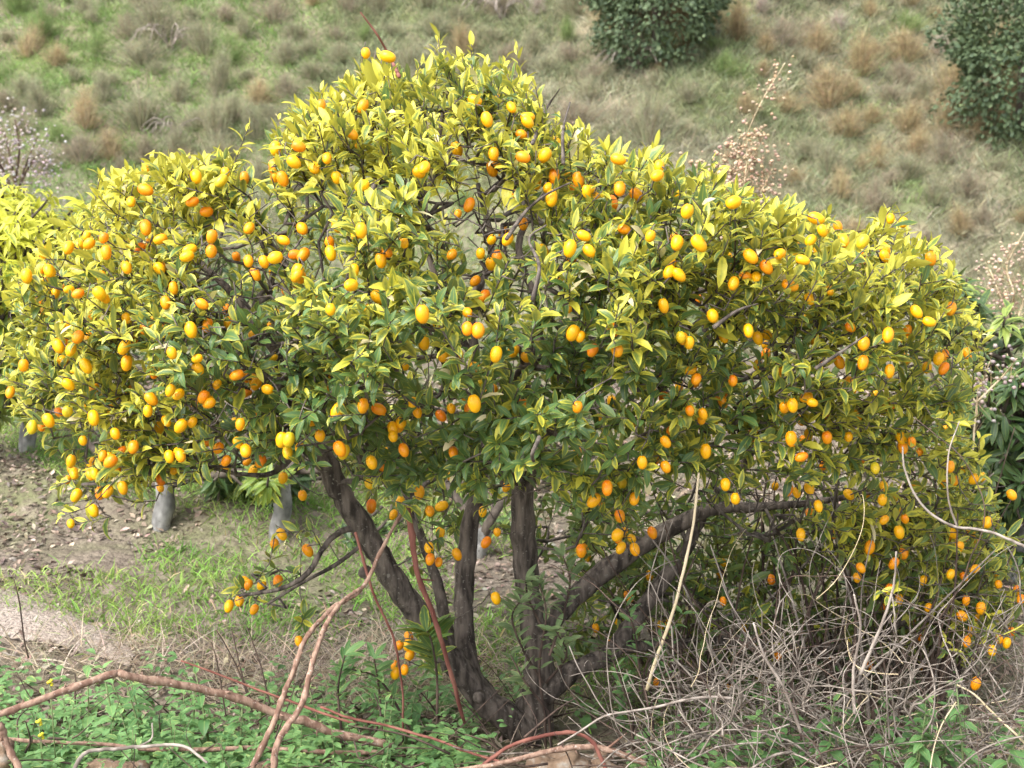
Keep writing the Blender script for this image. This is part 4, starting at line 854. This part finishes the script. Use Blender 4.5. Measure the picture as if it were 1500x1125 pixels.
cane([(520,780,3.1),(545,870,3.1),(572,930,3.12),(586,990,3.15),(588,1070,3.2)], (3.2,2.2), 'redcane', 'thin reddish cane hanging past the low fruit cluster')
cane([(695,1130,2.85),(750,1090,2.88),(815,1074,2.9),(865,1085,2.9),(890,1130,2.88)], (4,4.5), 'redcane', 'thorny red bramble arching over the stone at bottom centre')
cane([(590,1135,2.82),(720,1118,2.85),(800,1100,2.88),(880,1095,2.9),(945,1118,2.9)], (5,7), 'cane', 'pinkish bramble cane lying across the bottom centre')
cane([(470,1035,3.05),(560,1066,3.05),(650,1092,3.02),(740,1118,2.98)], (3,3), 'redcane', 'slender dark red cane crossing behind the sawn cane end')
cane([(265,968,3.1),(350,1000,3.1),(430,1030,3.1),(520,1060,3.08)], (2,3), 'redcane', 'slim brown cane running just above the long pinkish cane')
cane([(1024,692,2.95),(1016,775,2.96),(988,890,2.98),(960,970,3.0),(946,1012,3.02)], (2.4,4.2), 'straw', 'pale straw coloured reed leaning across the right limbs', rough=.04)
cane([(104,1135,2.82),(125,1104,2.84),(175,1094,2.86),(230,1092,2.86),(270,1096,2.86),(300,1120,2.84)], (5,3), 'grey', 'curved grey stick lying at the bottom left', nodes_=False, cat='stick')
cane([(200,1094,2.86),(222,1082,2.88),(222,1060,2.9)], (3,1.5), 'grey', 'short forked grey twig standing on the curved stick', nodes_=False, cat='stick')
t = cane([(1512,806,2.65),(1450,778,2.66),(1392,768,2.66),(1350,735,2.66),(1326,690,2.67),(1322,655,2.68)], (3.4,1.8), 'grey', 'bleached bare twig reaching in from the right edge', nodes_=False, cat='stick')
cane([(1402,770,2.66),(1390,725,2.66),(1390,665,2.66),(1405,618,2.67)], (2.4,1.2), 'grey', 'pale upright twig rising over the fruit at right', nodes_=False, cat='stick')
for (pts, lb) in (([(1172,1075,2.75),(1150,1010,2.76),(1120,960,2.77),(1104,912,2.78)], 'bleached forked stick rising from the dead vines, the left one'), ([(1252,1045,2.75),(1252,980,2.76),(1262,920,2.76),(1250,872,2.77)], 'bleached stick standing upright in the dead vines, the middle one'), ([(1262,985,2.74),(1290,920,2.72),(1308,860,2.71),(1312,810,2.71)], 'pale frayed stick pointing up below the right fruit')):
    cane(pts, (4, 2), 'grey', lb, nodes_=False, cat='stick')
for (pts, lb) in (([(20,840,3.0),(30,900,3.0),(45,960,3.02)], 'x'), ([(310,940,3.2),(320,990,3.2),(330,1050,3.2)], 'x'), ([(340,925,3.2),(352,980,3.2),(372,1040,3.2)], 'x'), ([(360,920,3.2),(380,970,3.2),(398,1030,3.2)], 'x'), ([(318,920,3.2),(345,975,3.2),(380,1040,3.2)], 'x')):
    cane(pts[::-1], (2, 1.1), 'dtwig', 'thin dark dead stem standing in the weeds left of the leaning canes', 'dead_weed', nodes_=False, cat='stem', grp='dead stems in the weeds')
g = Geo()
for k in range(170):
    x, y = R.uniform(-1.3, .5), R.uniform(2.75, 3.7); a = R.uniform(0, 6.28); L = R.uniform(.06, .24); c = np.array([x, y, float(gz(x, y))+R.uniform(.0, .1)]); e = np.array([math.cos(a)*L, math.sin(a)*L*.6, L*abs(R.normal(scale=.5))])
    z = catmull([c, c+e*.5+R.normal(scale=.012, size=3), c+e], 4); g.tube(z, np.linspace(.0022, .001, len(z))*R.uniform(.6, 1.5), 4, .15)
tag(link('dry_twig_litter', g.mesh('dry_twig_litter', M['dtwig'])), 'thin dry brown twigs scattered through the weeds', None, None, 'stuff')
# --- tangle of dead vines at lower right
org = G(1200, 1120); org = np.array([org[0], org[1], float(gz(org[0], org[1]))]); tg = root('dead_vine_tangle', org, 'tangle of bleached dead vines filling the lower right corner', 'dead vines')
def vine(hi=False):
    px = R.uniform(920, 1540); top = np.interp(px, [920, 1050, 1200, 1540], [1060, 900, 850, 940]); py = top+(1150-top)*R.random()**.8; Y = R.uniform(2.72, 3.35); p = P(px, py, Y); n = int(R.integers(6, 13)); L = R.uniform(.025, .06)
    d = unit(np.array([R.normal(), R.normal(scale=.5), R.normal(scale=.7)+.1])); cv = unit(R.normal(size=3))*R.uniform(.02, .32)*(1.8 if py < 1000 else 1); pts = [p]
    for k in range(n):
        d = unit(d+np.cross(cv, d)+R.normal(scale=.14, size=3)+np.array([0, 0, -.04])); p = p+d*L; p[2] = max(p[2], float(gz(p[0], p[1]))+.005); pts.append(p)
    return catmull(pts, 3)
rest = {'grey': Geo(), 'straw': Geo(), 'dtwig': Geo()}
for k in range(350):
    z = vine(); u = R.random(); m = 'grey' if u < .62 else 'straw' if u < .68 else 'dtwig'; r0 = (R.uniform(.0009, .0022) if proj(z[0])[1] > 1010 else R.uniform(.0006, .0013))*(1.7 if R.random() < .1 else 1)
    if k < 230: g = Geo(); g.tube(z, np.linspace(r0, r0*.55, len(z)), 5, .2); link('vine', g.mesh('vine', M['vine' if m == 'grey' and R.random() < .8 else m], org), tg)
    else: rest[m].tube(z, np.linspace(r0*.8, r0*.45, len(z)), 4)
for k in range(70):
    px = R.uniform(960, 1530); p = P(px, R.uniform(1010, 1130), R.uniform(2.72, 3.2)); d = unit(np.array([R.normal(scale=.7), R.normal(scale=.3), abs(R.normal(scale=.7))+.25])); L = R.uniform(.1, .34); r0 = R.uniform(.0015, .003)
    ends = [p+d*L*f+R.normal(scale=.008, size=3) for f in np.linspace(0, 1, 6)]; rest['grey'].tube(ends, np.linspace(r0, r0*.5, 6), 5, .15)
    for j in (2, 3, 4):
        if R.random() < .75: b2 = unit(d+R.normal(scale=.6, size=3))*R.uniform(.03, .12); rest['grey'].tube([ends[j], ends[j]+b2*.5+R.normal(scale=.004, size=3), ends[j]+b2], np.array([.7, .55, .35])*r0, 4)
for k, g in rest.items(): tag(link('vines', g.mesh('vines', M['vine' if k == 'grey' else k], org), tg), kind='stuff')
# dark upright dead stems under the right of the crown
org = G(1150, 1050); org[2] = float(gz(org[0], org[1])); th = root('dead_thicket', org, 'thicket of dark dead stems under the right side of the kumquat crown', 'dead thicket')
for k in range(120):
    px = R.uniform(960, 1420); Y = BY+R.uniform(-.15, .45); q0 = P(px, 1040, Y); q0[2] = float(gz(q0[0], q0[1]))-.01; H = R.uniform(.25, .75); dd = np.array([R.normal(scale=.35), R.normal(scale=.2), 1])
    pts = [q0]+[q0+dd*H*f+R.normal(scale=.03, size=3) for f in (.33, .66, 1)]; z = catmull(pts, 4); g = Geo(); g.tube(z, np.linspace(.005, .0018, len(z))*R.uniform(.6, 1.3), 5, .2); link('stem', g.mesh('stem', M['dtwig' if R.random() < .75 else 'grey'], org), th)

# ------------------------------------------------------------------ stones on the front bank
def stone(px, py, Y, w, h, label, seed):
    c = P(px, py, Y); n, k = 14, 22; V = []
    for i in range(n+1):
        t = math.pi*i/n
        for j in range(k): a = 2*math.pi*j/k; V.append((math.sin(t)*math.cos(a), math.sin(t)*math.sin(a), math.cos(t)))
    V = np.array(V); V = np.sign(V)*np.abs(V)**.62; rr = 1+.9*(noise(V*1.5, 1, seed)-.5)+.4*(noise(V*3.7, 1, seed+3)-.5)+.12*(noise(V*9, 1, seed+5)-.5); V = V*rr[:, None]*np.array([w/2/F*Y, w/2.4/F*Y, h/2/F*Y])
    i = np.arange(n)[:, None]*k; j = np.arange(k)[None]; Q = np.stack([i+j, i+k+j, i+k+(j+1) % k, i+(j+1) % k], -1).reshape(-1, 4)
    o = link('stone', make_mesh('stone', V, [Q], M['stone'], smooth=False), None, tuple(c)); tag(o, label, 'stone'); return o
stone(815, 1126, 2.98, 84, 50, 'tan stone under the bramble arch at bottom centre', 1)
stone(872, 1128, 2.98, 64, 44, 'orange brown stone just right of the tan one at bottom centre', 2)
stone(190, 1132, 2.9, 52, 34, 'broken tan stone beside the curved grey stick', 5)
stone(150, 1132, 2.92, 50, 40, 'flat brown stone left of the broken tan stone', 6)
stone(-5, 1112, 2.85, 40, 50, 'grey brown stone at the bottom left corner', 7)
stone(385, 1130, 2.95, 40, 26, 'small stone between the two leaning canes at the bottom', 8)
